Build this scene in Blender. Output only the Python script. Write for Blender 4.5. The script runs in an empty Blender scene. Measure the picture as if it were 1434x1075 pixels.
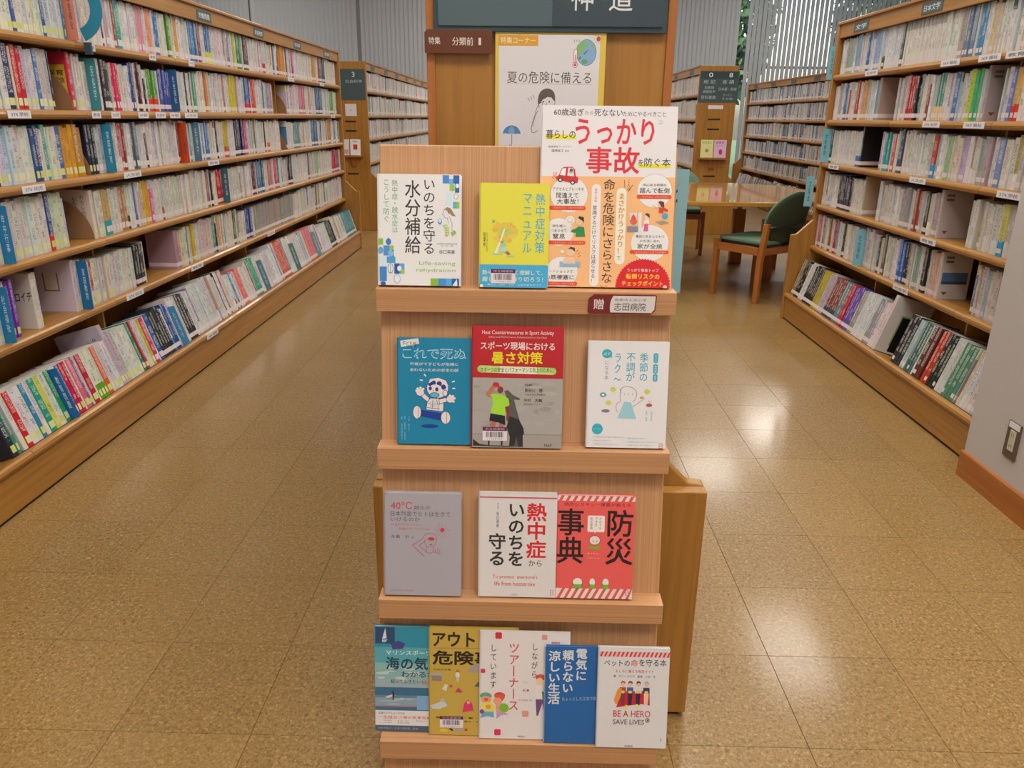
import bpy, bmesh, math, random
from mathutils import Vector, Matrix
R = random.Random(7)
S = bpy.context.scene
COL = S.collection
PI = math.pi

# ------------------------------------------------------------------ camera, world, lights, exposure
FPX, PITCH, YAW, ROLL, HC = 1083.17, 0.331976, 0.016736, 0.011796, 1.27
sp_, cp_, sy_, cy_ = math.sin(PITCH), math.cos(PITCH), math.sin(YAW), math.cos(YAW)
F0 = Vector((-sy_*cp_, cy_*cp_, -sp_)); R0 = Vector((cy_, sy_, 0)); D0 = Vector((sy_*sp_, -cy_*sp_, -cp_))
cr, sr = math.cos(ROLL), math.sin(ROLL)
CR = R0*cr - D0*sr; CD = R0*sr + D0*cr
cam = bpy.data.cameras.new('camera'); cam.sensor_width = 36; cam.lens = FPX/1434*36; cam.clip_start = .05; cam.clip_end = 200
co = bpy.data.objects.new('camera', cam); COL.objects.link(co); S.camera = co
co.matrix_world = Matrix(((CR.x, -CD.x, -F0.x, 0), (CR.y, -CD.y, -F0.y, 0), (CR.z, -CD.z, -F0.z, HC), (0, 0, 0, 1)))
def project(p):
    v = Vector(p)-Vector((0, 0, HC)); f = v.dot(F0)
    if f < .05: return None
    return 717+FPX*v.dot(CR)/f, 537.5+FPX*v.dot(CD)/f

w = bpy.data.worlds.new('world'); S.world = w; w.use_nodes = True
bg = w.node_tree.nodes['Background']
sky = w.node_tree.nodes.new('ShaderNodeTexSky'); sky.sky_type = 'NISHITA'; sky.sun_disc = False
sky.sun_elevation = math.radians(55); sky.sun_rotation = math.radians(200); sky.air_density = 1.4; sky.dust_density = 3.5
w.node_tree.links.new(sky.outputs[0], bg.inputs[0]); bg.inputs[1].default_value = 1.1
S.view_settings.view_transform = 'Standard'; S.view_settings.look = 'None'; S.view_settings.gamma = 1
S.view_settings.use_curve_mapping = False; S.view_settings.exposure = -0.6
S.cycles.max_bounces = 7; S.cycles.diffuse_bounces = 3; S.cycles.glossy_bounces = 3; S.cycles.transparent_max_bounces = 12
S.cycles.use_denoising = True
S.cycles.sample_clamp_indirect = 6
CEIL = 4.2
LIGHTS = [(-5.2, 13.6), (-.2, 13.9), (4.6, 13.4), (-3.4, 1.0), (-.3, -.9), (-.3, 1.9), (-.3, 5.0), (-.3, 8.4), (3.0, 7.0), (3.0, 11.5), (-3.8, 8.0), (-.3, 12.5), (1.0, -.9), (.95, 1.9), (.95, 5.0)]  # first three lamps are added by the window wall to brighten the blinds
LPOW = [95, 95, 105, 38, 70, 30, 38, 50, 65, 65, 60, 60, 76, 60, 58]
def area(name, loc, sx, sy, power, color):
    l = bpy.data.lights.new(name, 'AREA'); l.shape = 'RECTANGLE'; l.size = sx; l.size_y = sy; l.energy = power; l.color = color
    o = bpy.data.objects.new(name, l); o.location = loc; COL.objects.link(o); return o
for (lx, ly), pw in zip(LIGHTS, LPOW): area('lamp_light', (lx, ly, CEIL-.09), .9, 1.25, pw, (1, .97, .92))

# ------------------------------------------------------------------ materials
def lin(h):
    if isinstance(h, tuple): return h if len(h) == 4 else (*h, 1)
    c = [int(h[i:i+2], 16)/255 for i in (0, 2, 4)]
    return tuple(x/12.92 if x <= .04045 else ((x+.055)/1.055)**2.4 for x in c)+(1,)
def mat(name, color='cccccc', rough=.5, metal=0, spec=.5, coat=0):
    m = bpy.data.materials.new(name); m.use_nodes = True; b = m.node_tree.nodes['Principled BSDF']
    b.inputs['Base Color'].default_value = lin(color); b.inputs['Roughness'].default_value = rough
    b.inputs['Metallic'].default_value = metal; b.inputs['Specular IOR Level'].default_value = spec; b.inputs['Coat Weight'].default_value = coat
    return m, m.node_tree, b
def nd(t, ty, **kw):
    n = t.nodes.new(ty)
    for k, v in kw.items(): setattr(n, k, v)
    return n
def ramp(t, fac, stops):
    r = nd(t, 'ShaderNodeValToRGB'); e = r.color_ramp.elements
    while len(e) < len(stops): e.new(.5)
    for el, (p, c) in zip(e, stops): el.position = p; el.color = lin(c)
    t.links.new(fac, r.inputs[0]); return r.outputs[0]
def mixc(t, fac, a, b, blend='MIX'):
    n = nd(t, 'ShaderNodeMix', data_type='RGBA', blend_type=blend)
    for s, v in ((n.inputs[0], fac), (n.inputs[6], a), (n.inputs[7], b)):
        if hasattr(v, 'is_output'): t.links.new(v, s)
        elif isinstance(v, (int, float)): s.default_value = v
        else: s.default_value = lin(v)
    return n.outputs[2]
def mth(t, op, a, b=None):
    n = nd(t, 'ShaderNodeMath', operation=op)
    for s, v in ((n.inputs[0], a), (n.inputs[1], b)):
        if v is None: continue
        if hasattr(v, 'is_output'): t.links.new(v, s)
        else: s.default_value = v
    return n.outputs[0]
def wood(name, c0, c1, c2, axis, rough=.38, fine=1.0, coat=0.15, blot=.5, al=2.2, dist=.3):
    m, t, b = mat(name, c1, rough, coat=coat)
    tc = nd(t, 'ShaderNodeTexCoord'); mp = nd(t, 'ShaderNodeMapping')
    sc = [55*fine]*3; sc['xyz'.index(axis)] = al
    if name == 'beech_z': sc[1] = al
    mp.inputs['Scale'].default_value = sc
    oi = nd(t, 'ShaderNodeObjectInfo'); ad = nd(t, 'ShaderNodeVectorMath', operation='ADD')
    cx = nd(t, 'ShaderNodeCombineXYZ'); 
    for i in range(3): t.links.new(mth(t, 'MULTIPLY', oi.outputs['Random'], 37.0), cx.inputs[i])
    t.links.new(tc.outputs['Object'], mp.inputs[0]); t.links.new(mp.outputs[0], ad.inputs[0]); t.links.new(cx.outputs[0], ad.inputs[1])
    n = nd(t, 'ShaderNodeTexNoise'); n.inputs['Scale'].default_value = 1; n.inputs['Detail'].default_value = 5; n.inputs['Roughness'].default_value = .6
    n.inputs['Distortion'].default_value = dist
    t.links.new(ad.outputs[0], n.inputs['Vector'])
    n2 = nd(t, 'ShaderNodeTexNoise'); n2.inputs['Scale'].default_value = .12; n2.inputs['Detail'].default_value = 2
    t.links.new(ad.outputs[0], n2.inputs['Vector'])
    c = ramp(t, n.outputs[0], [(.3, c0), (.5, c1), (.72, c2)])
    c = mixc(t, mth(t, 'MULTIPLY', n2.outputs[0], blot), c, c0)
    t.links.new(c, b.inputs['Base Color'])
    bp = nd(t, 'ShaderNodeBump'); bp.inputs['Strength'].default_value = .06; bp.inputs['Distance'].default_value = .002
    t.links.new(n.outputs[0], bp.inputs['Height']); t.links.new(bp.outputs[0], b.inputs['Normal'])
    return m
OAK = {a: wood('oak_'+a, '98682a', 'ae7a34', 'bb873e', a) for a in 'xyz'}
BEECH = {a: wood('beech_'+a, 'b28056', 'c29166', 'cf9f75', a, rough=.45, fine=9, coat=.05, blot=.12, al=1.3, dist=0) for a in 'xyz'}
REDOAK = {a: wood('red_oak_'+a, '9a5a26', 'b06a30', 'bc7838', a) for a in 'xyz'}
def attr_mat(name, rough=.4, spec=.45, coat=0):
    m, t, b = mat(name, 'ffffff', rough, spec=spec, coat=coat)
    a = nd(t, 'ShaderNodeAttribute', attribute_name='Col'); t.links.new(a.outputs['Color'], b.inputs['Base Color'])
    return m, t, b, a
PRINT = attr_mat('printed_card', .38)[0]
# spine material: printed glyph-like marks inside the spine, colours from the mesh
SPINE, t, b, a = attr_mat('book_spine', .33, .5, .2)
uv = nd(t, 'ShaderNodeUVMap', uv_map='UV'); sx = nd(t, 'ShaderNodeSeparateXYZ'); t.links.new(uv.outputs[0], sx.inputs[0])
U, V = sx.outputs[0], sx.outputs[1]
vf = mth(t, 'FRACT', V); seed = mth(t, 'FLOOR', V)
def rng(t, x, lo, hi): return mth(t, 'MULTIPLY', mth(t, 'GREATER_THAN', x, lo), mth(t, 'LESS_THAN', x, hi))
cb = nd(t, 'ShaderNodeCombineXYZ')
t.links.new(mth(t, 'MULTIPLY', U, 4.0), cb.inputs[0]); t.links.new(mth(t, 'MULTIPLY', vf, 300.0), cb.inputs[1]); t.links.new(mth(t, 'MULTIPLY', seed, 3.7), cb.inputs[2])
n = nd(t, 'ShaderNodeTexNoise'); n.inputs['Scale'].default_value = 1.4; n.inputs['Detail'].default_value = 1; t.links.new(cb.outputs[0], n.inputs['Vector'])
ink = mth(t, 'GREATER_THAN', n.outputs[0], .53)
cb2 = nd(t, 'ShaderNodeCombineXYZ'); t.links.new(mth(t, 'MULTIPLY', vf, 26.0), cb2.inputs[0]); t.links.new(mth(t, 'MULTIPLY', seed, 5.3), cb2.inputs[1])
n2 = nd(t, 'ShaderNodeTexNoise'); n2.inputs['Scale'].default_value = 1; n2.inputs['Detail'].default_value = 0; t.links.new(cb2.outputs[0], n2.inputs['Vector'])
blk = mth(t, 'GREATER_THAN', n2.outputs[0], .42)
msk = mth(t, 'MULTIPLY', mth(t, 'MULTIPLY', ink, blk), mth(t, 'MULTIPLY', rng(t, U, .2, .8), rng(t, vf, .056, .30)))
wn = nd(t, 'ShaderNodeTexWhiteNoise', noise_dimensions='1D'); t.links.new(seed, wn.inputs['W'])
inkc = ramp(t, wn.outputs['Value'], [(0, '28282c'), (.22, '303a78'), (.4, 'b02840'), (.55, '2060a0'), (.68, '30302c'), (.82, '208858'), (.92, 'a03878'), (1, 'b86020')])
bw = nd(t, 'ShaderNodeRGBToBW'); t.links.new(a.outputs['Color'], bw.inputs[0])
inkc = mixc(t, mth(t, 'LESS_THAN', bw.outputs[0], .28), inkc, 'e8e4dc')
t.links.new(mixc(t, mth(t, 'MULTIPLY', msk, .7), a.outputs['Color'], inkc), b.inputs['Base Color'])
# other materials
TILE, t, b = mat('vinyl_tile', 'b08a54', .22, spec=.4, coat=.38); b.inputs['Coat Roughness'].default_value = .14
g = nd(t, 'ShaderNodeNewGeometry')
n = nd(t, 'ShaderNodeTexNoise'); n.inputs['Scale'].default_value = 120; n.inputs['Detail'].default_value = 4; n.inputs['Distortion'].default_value = .8; n.inputs['Roughness'].default_value = .7
t.links.new(g.outputs['Position'], n.inputs['Vector'])
c = ramp(t, n.outputs[0], [(.34, '644d24'), (.46, '8d6e3f'), (.56, '997a48'), (.68, 'bc9e6c')])
n2 = nd(t, 'ShaderNodeTexNoise'); n2.inputs['Scale'].default_value = 2.1; n2.inputs['Detail'].default_value = 3; t.links.new(g.outputs['Position'], n2.inputs['Vector'])
oi = nd(t, 'ShaderNodeObjectInfo')
c = mixc(t, mth(t, 'MULTIPLY', n2.outputs[0], .22), c, '7c5a2c')
c = mixc(t, mth(t, 'MULTIPLY', oi.outputs['Random'], .10), c, 'c8a468')
t.links.new(c, b.inputs['Base Color'])
t.links.new(mth(t, 'ADD', mth(t, 'MULTIPLY', n2.outputs[0], .2), .30), b.inputs['Roughness'])
bp = nd(t, 'ShaderNodeBump'); bp.inputs['Strength'].default_value = .05; bp.inputs['Distance'].default_value = .001
n3 = nd(t, 'ShaderNodeTexNoise'); n3.inputs['Scale'].default_value = 14; t.links.new(g.outputs['Position'], n3.inputs['Vector'])
t.links.new(n3.outputs[0], bp.inputs['Height']); t.links.new(bp.outputs[0], b.inputs['Normal'])
JOINT = mat('joint_dark', '7c6238', .8)[0]
WALLM, t, b = mat('wallpaper', 'c4bfbc', .85)
n = nd(t, 'ShaderNodeTexNoise'); n.inputs['Scale'].default_value = 260; bp = nd(t, 'ShaderNodeBump'); bp.inputs['Strength'].default_value = .25; bp.inputs['Distance'].default_value = .002
tc = nd(t, 'ShaderNodeTexCoord'); t.links.new(tc.outputs['Object'], n.inputs['Vector']); t.links.new(n.outputs[0], bp.inputs['Height']); t.links.new(bp.outputs[0], b.inputs['Normal'])
CEILM = mat('ceiling_board', 'e8e6e0', .9)[0]
DARK = mat('dark_plastic', '1c1c1e', .45)[0]
KICK = mat('kick_black', '171310', .7)[0]
GREY = mat('grey_metal', '8c8c8c', .4, .6)[0]
SLATM = bpy.data.materials.new('blind_fabric'); SLATM.use_nodes = True; t = SLATM.node_tree; t.nodes.clear()
o_ = nd(t, 'ShaderNodeOutputMaterial'); mx = nd(t, 'ShaderNodeMixShader'); d1 = nd(t, 'ShaderNodeBsdfDiffuse'); d2 = nd(t, 'ShaderNodeBsdfTranslucent')
d1.inputs[0].default_value = lin('cccccc'); d2.inputs[0].default_value = lin('c0c6d0'); mx.inputs[0].default_value = .4
t.links.new(d1.outputs[0], mx.inputs[1]); t.links.new(d2.outputs[0], mx.inputs[2]); t.links.new(mx.outputs[0], o_.inputs[0])
BROWNP = mat('brown_plate', '9c7450', .5)[0]
GREENF, t, b = mat('green_fabric', '6c8874', .95, spec=.15)
n = nd(t, 'ShaderNodeTexNoise'); n.inputs['Scale'].default_value = 400; tc = nd(t, 'ShaderNodeTexCoord'); t.links.new(tc.outputs['Object'], n.inputs['Vector'])
t.links.new(ramp(t, n.outputs[0], [(.3, '5c7864'), (.7, '7c9880')]), b.inputs['Base Color'])
GREEND = mat('dark_green_fabric', '3c4c38', .9)[0]
GLASS = bpy.data.materials.new('window_glass'); GLASS.use_nodes = True; t = GLASS.node_tree; t.nodes.clear()
o_ = nd(t, 'ShaderNodeOutputMaterial'); mx = nd(t, 'ShaderNodeMixShader'); tr = nd(t, 'ShaderNodeBsdfTransparent'); gl = nd(t, 'ShaderNodeBsdfGlossy')
gl.inputs['Roughness'].default_value = .02; mx.inputs[0].default_value = .07; t.links.new(tr.outputs[0], mx.inputs[1]); t.links.new(gl.outputs[0], mx.inputs[2]); t.links.new(mx.outputs[0], o_.inputs[0])
LAMPM = bpy.data.materials.new('lamp_diffuser'); LAMPM.use_nodes = True; b = LAMPM.node_tree.nodes['Principled BSDF']
b.inputs['Emission Color'].default_value = (1, .93, .82, 1); b.inputs['Emission Strength'].default_value = 4

# ------------------------------------------------------------------ mesh helpers
class MB:
    def __init__(s): s.v = []; s.f = []; s.c = []; s.uv = []; s.col = lin('ffffff'); s.M = None
    def add(s, vs, fs, col=None, uvs=None):
        n0 = len(s.v)
        if s.M is not None: vs = [s.M @ Vector(v) for v in vs]
        s.v += [tuple(v) for v in vs]; c = lin(col) if col else s.col
        for i, f in enumerate(fs):
            s.f.append([n0+k for k in f]); s.c.append(c); s.uv.append(uvs[i] if uvs else None)
        return s
    def box(s, x0, x1, y0, y1, z0, z1, col=None):
        vs = [(x, y, z) for x in (x0, x1) for y in (y0, y1) for z in (z0, z1)]
        return s.add(vs, [(0, 1, 3, 2), (4, 6, 7, 5), (0, 4, 5, 1), (2, 3, 7, 6), (0, 2, 6, 4), (1, 5, 7, 3)], col)
    def prism(s, pts, a, b_, axis='y', col=None):
        def mk(p, q): return {'y': (p[0], q, p[1]), 'x': (q, p[0], p[1]), 'z': (p[0], p[1], q)}[axis]
        n = len(pts); vs = [mk(p, a) for p in pts]+[mk(p, b_) for p in pts]
        return s.add(vs, [tuple(range(n)), tuple(range(2*n-1, n-1, -1))]+[(i, i+n, (i+1) % n+n, (i+1) % n) for i in range(n)], col)
    def tube(s, pts, r, n=8, col=None):
        pts = [Vector(p) for p in pts]; rings = []
        for i, p in enumerate(pts):
            d = (pts[min(i+1, len(pts)-1)]-pts[max(i-1, 0)]).normalized()
            u = d.cross(Vector((0, 0, 1)) if abs(d.z) < .9 else Vector((1, 0, 0))).normalized(); w_ = d.cross(u)
            rr = r[i] if isinstance(r, (list, tuple)) else r
            rings.append([p+(u*math.cos(2*PI*k/n)+w_*math.sin(2*PI*k/n))*rr for k in range(n)])
        vs = [v for q in rings for v in q]; fs = []
        for i in range(len(pts)-1):
            for k in range(n): fs.append((i*n+k, i*n+(k+1) % n, (i+1)*n+(k+1) % n, (i+1)*n+k))
        fs += [tuple(range(n-1, -1, -1)), tuple(range((len(pts)-1)*n, len(pts)*n))]
        return s.add(vs, fs, col)
    def build(s, name, m, parent=None, bevel=0, seg=2, smooth=False, fix=True):
        me = bpy.data.meshes.new(name); me.from_pydata(s.v, [], s.f)
        if m: me.materials.append(m)
        at = me.attributes.new('Col', 'FLOAT_COLOR', 'CORNER'); buf = []
        for f, c in zip(s.f, s.c): buf.extend(list(c)*len(f))
        at.data.foreach_set('color', buf)
        if any(u is not None for u in s.uv):
            ul = me.uv_layers.new(name='UV'); b2 = []
            for f, u in zip(s.f, s.uv):
                for k in range(len(f)): b2.extend(u[k] if u else (-1., .5))
            ul.data.foreach_set('uv', b2)
        if fix:
            bm = bmesh.new(); bm.from_mesh(me); bmesh.ops.recalc_face_normals(bm, faces=bm.faces)
            if bevel: bmesh.ops.bevel(bm, geom=[e for e in bm.edges if len(e.link_faces) == 2 and e.calc_face_angle(0) > .5], offset=bevel, segments=seg, affect='EDGES', profile=.6, clamp_overlap=True)
            bm.to_mesh(me); bm.free()
        if smooth:
            for p in me.polygons: p.use_smooth = True
        o = bpy.data.objects.new(name, me); COL.objects.link(o)
        if parent is not None: o.parent = parent
        return o
def tag(o, label=None, cat=None, group=None, kind=None):
    for k, v in (('label', label), ('category', cat), ('group', group), ('kind', kind)):
        if v: o[k] = v
    return o
def empty(name, loc=(0, 0, 0), rz=0, **kw):
    o = bpy.data.objects.new(name, None); o.location = loc; o.rotation_euler = (0, 0, rz); o.empty_display_size = .05
    COL.objects.link(o); return tag(o, **kw)
def box(name, m, x0, x1, y0, y1, z0, z1, parent=None, bevel=0, **kw):
    return MB().box(x0, x1, y0, y1, z0, z1).build(name, m, parent, bevel, **kw)
def text_mesh(s, bold=.0, sp=1.0):
    cu = bpy.data.curves.new('txt', 'FONT'); cu.body = s; cu.offset = bold; cu.space_line = sp; cu.resolution_u = 2; cu.align_x = 'CENTER' if '\n' in s else 'LEFT'
    o = bpy.data.objects.new('txt', cu); COL.objects.link(o); bpy.context.view_layer.update()
    m = bpy.data.meshes.new_from_object(o.evaluated_get(bpy.context.evaluated_depsgraph_get()))
    vs = [(v.co.x, v.co.y) for v in m.vertices]; fs = [tuple(p.vertices) for p in m.polygons]
    bpy.data.objects.remove(o); bpy.data.curves.remove(cu); bpy.data.meshes.remove(m)
    return vs, fs
TXT = {}
class Art:
    """flat printing on a face: art coordinates (x right, y down) in box -> local metres (x, z), lifted towards -y"""
    def __init__(s, box_, w, h, step=.000006):
        s.x0, s.y0, s.x1, s.y1 = box_; s.w, s.h = w, h; s.k = 0; s.step = step; s.parts = {}; s.cur = 'illustration'
    def mb(s): return s.parts.setdefault(s.cur, MB())
    def P(s, x, y):
        x = min(max(x, s.x0), s.x1); y = min(max(y, s.y0), s.y1)
        return ((x-s.x0)/(s.x1-s.x0)*s.w, -s.k, s.h-(y-s.y0)/(s.y1-s.y0)*s.h)
    def lift(s): s.k += s.step
    def poly(s, c, pts):
        s.lift(); s.mb().add([s.P(*p) for p in pts], [tuple(range(len(pts)))], c); return s
    def r(s, c, x0, y0, x1, y1): return s.poly(c, [(x0, y0), (x0, y1), (x1, y1), (x1, y0)])
    def e(s, c, cx, cy, rx, ry=None, a0=0, a1=360):
        ry = ry or rx; n = 20; full = a1-a0 >= 360
        return s.poly(c, [(cx+rx*math.cos(math.radians(a0+(a1-a0)*i/(n if full else n-1))), cy+ry*math.sin(math.radians(a0+(a1-a0)*i/(n if full else n-1)))) for i in range(n)])
    def l(s, c, wd, pts):
        s.lift()
        for (a, b_), (c_, d) in zip(pts, pts[1:]):
            L = math.hypot(c_-a, d-b_) or 1; nx, ny = -(d-b_)/L*wd/2, (c_-a)/L*wd/2
            s.mb().add([s.P(a+nx, b_+ny), s.P(a-nx, b_-ny), s.P(c_-nx, d-ny), s.P(c_+nx, d+ny)], [(0, 1, 2, 3)], c)
        return s
    def t(s, c, txt, x0, y0, x1, y1, bold=.0, v=False, sp=1.0, outline=None, skew=0):
        s.lift()
        if v: txt = '\n'.join(txt.replace('ー', '丨'))
        key = (txt, sp)
        if key not in TXT: TXT[key] = text_mesh(txt, 0, sp)
        vs, fs = TXT[key]
        if not vs: return s
        ax, bx = min(p[0] for p in vs), max(p[0] for p in vs); ay, by = min(p[1] for p in vs), max(p[1] for p in vs)
        f = lambda p: s.P(x0+(p[0]-ax)/(bx-ax)*(x1-x0), y1-(p[1]-ay)/(by-ay)*(y1-y0)-skew*(p[0]-ax)/(bx-ax))
        nd_ = 1 if bold <= .004 else 4 if bold < .014 else 8; q = 0 if nd_ == 1 else bold*(.76 if ord(max(txt)) > 255 else .35)   # bold: the glyphs laid down again, slightly shifted
        for k in range(nd_):
            a = 2*PI*(k+.5)/nd_; s.k += .0000008; s.mb().add([f((p[0]*(1-2*q/(bx-ax))+(ax+bx)/2*2*q/(bx-ax)+q*math.cos(a), p[1]*(1-2*q/(by-ay))+(ay+by)/2*2*q/(by-ay)+q*math.sin(a))) for p in vs], fs, c)
        return s
    def T(s, *a, **k):
        o = s.cur; s.cur = 'lettering'; s.t(*a, **k); s.cur = o; return s
    def build(s, parent):
        for n_, m_ in s.parts.items(): m_.build(n_, PRINT, parent, fix=False)
def qcurve(a, b_, c, n=8): return [((1-t)**2*a[0]+2*t*(1-t)*b_[0]+t*t*c[0], (1-t)**2*a[1]+2*t*(1-t)*b_[1]+t*t*c[1]) for t in [i/n for i in range(n+1)]]
def sign_face(parent, boxw, w, h, fn, loc, rz=0):
    """printing on a plate: fn(Art) draws; parent is the plate's thing"""
    a = Art(boxw, w, h); fn(a); M_ = Matrix.Translation(loc) @ Matrix.Rotation(rz, 4, 'Z')
    for n_, m_ in a.parts.items():
        m_.v = [tuple(M_ @ Vector(v)) for v in m_.v]; m_.build('lettering' if n_ == 'illustration' else n_, PRINT, parent, fix=False)

# ------------------------------------------------------------------ the room
T0, TX, TY = .3007, -.8801, 1.3255
sub = box('floor', JOINT, -8, 7.5, -2.2, 16, -.12, -.0022); tag(sub, kind='structure')
tm = {}
me0 = None
cnt = 0
rest = MB()
for j in range(-12, 49):
    for i in range(-24, 29):
        x0, y0 = TX+i*T0, TY+j*T0
        if x0 < -7.9 or x0+T0 > 7.45 or y0+T0 > 15.95 or y0 < -2.1: continue
        g_ = .00045
        ok = x0+T0 > -1.66 and x0 < 1.74 and y0 > .9 and y0 < 8.3
        if ok and cnt < 298:
            if me0 is None:
                o = MB().box(g_, T0-g_, g_, T0-g_, -.003, 0).build('tile', TILE, sub, bevel=.0006, seg=1); me0 = o.data
            else:
                o = bpy.data.objects.new('tile', me0); COL.objects.link(o); o.parent = sub
            o.location = (x0, y0, 0); cnt += 1
        else: rest.box(x0+g_, x0+T0-g_, y0+g_, y0+T0-g_, -.003, 0)
tag(rest.build('tile_field', TILE, sub, fix=False), kind='stuff')
tag(box('ceiling', CEILM, -8, 7.5, -2.2, 16, CEIL, CEIL+.1), kind='structure')
tag(box('wall_left', WALLM, -8.1, -8, -2.2, 16, 0, CEIL), kind='structure')
tag(box('wall_right', WALLM, 7.5, 7.6, -2.2, 16, 0, CEIL), kind='structure')
tag(box('wall_near', WALLM, -8, 7.5, -2.3, -2.2, 0, CEIL), kind='structure')
pil = tag(box('wall_pillar', WALLM, 1.668, 4.4, -2.2, 2.72, 0, CEIL, bevel=.004), kind='structure')
bb = MB().prism([(1.656, 0), (1.668, 0), (1.668, .1), (1.659, .1), (1.656, .096)], -2.2, 2.722, 'y').build('baseboard_right', REDOAK['y']); tag(bb, kind='structure')
for (lx, ly) in LIGHTS:
    L_ = empty('ceiling_light', (lx, ly, CEIL), label='recessed rectangular ceiling light panel unseen overhead, the three by the blinds added to brighten them', cat='light', group='ceiling lights')
    MB().box(-.49, .49, -.67, .67, -.06, -.001).build('housing', CEILM, L_); MB().box(-.46, .46, -.64, .64, -.07, -.0605).build('diffuser', LAMPM, L_)
# window wall: piers, lintel, sill, glass
WY = 16.0
wins = [(-6.15, -5.3), (-5.14, -3.3), (-3.12, -1.2), (-1.1, 1.3), (1.45, 7.4)]
wb = MB(); xs = [-8]+[x for a in wins for x in a]+[7.5]
for i in range(0, len(xs), 2): wb.box(xs[i], xs[i+1], WY, WY+.2, .1, CEIL)
wb.box(-8, 7.5, WY, WY+.2, 0, .1)
tag(wb.build('wall_far', WALLM, fix=False), kind='structure')
for k, (a, b_) in enumerate(wins):
    W_ = tag(empty('window_%d' % (k+1), (0, 0, 0)), kind='structure')
    fm = MB()
    for x in (a, (a+b_)/2-.1, b_-.05): fm.box(x, x+.05, WY+.05, WY+.11, .1, CEIL)
    for z in (.1, 2.2, CEIL-.05): fm.box(a, b_, WY+.055, WY+.105, z, z+.05)
    fm.build('window_frame', GREY, W_, fix=False)
    m_ = (a+b_)/2-.1
    for x0, x1 in ((a+.05, m_), (m_+.05, b_-.05)): MB().box(x0, x1, WY+.078, WY+.083, .15, CEIL-.05).build('pane', GLASS, W_, fix=False)
# vertical blinds: each panel a thing
def blind(x0, x1, ang, label, pitch=.083, z0=.12):
    B_ = empty('vertical_blind', ((x0+x1)/2, WY-.12, 0), label=label, cat='blind', group='vertical blinds')
    cx = (x0+x1)/2
    MB().box(x0-cx, x1-cx, -.03, .03, CEIL-.08, CEIL-.002).build('head_rail', GREY, B_)
    m_ = MB(); x = x0-cx+.04
    while x < x1-cx-.03:
        a = math.radians(ang+R.uniform(-2.5, 2.5)); dx, dy = .045*math.cos(a), .045*math.sin(a)
        ca = .006*math.sin(a); cb_ = .006*math.cos(a)
        m_.prism([(x-dx, -dy), (x-ca, cb_), (x+dx, dy), (x-ca+.0008, cb_-.0012)], z0, CEIL-.08, 'z'); x += pitch
    tag(m_.build('slats', SLATM, B_, fix=False), kind='stuff')
blind(-7.9, -6.8, 9, 'grey vertical blind farthest left, beyond the pale pier')
blind(-6.2, -5.27, 9, 'grey vertical blind between the pale pier and the dark upright gap')
blind(-5.18, -3.24, 9, 'wide grey vertical blind above the far end of the left bookcase')
blind(-3.19, -1.25, 9, 'grey vertical blind just left of the central wooden end panel')
blind(-1.2, 1.35, 9, 'grey vertical blind hidden behind the central wooden end panel')
blind(1.4, 3.93, 12, 'grey vertical blind just right of the central wooden end panel')
blind(4.05, 7.35, 24, 'grey vertical blind at right with daylight bursting between its slats', pitch=.086)

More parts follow.
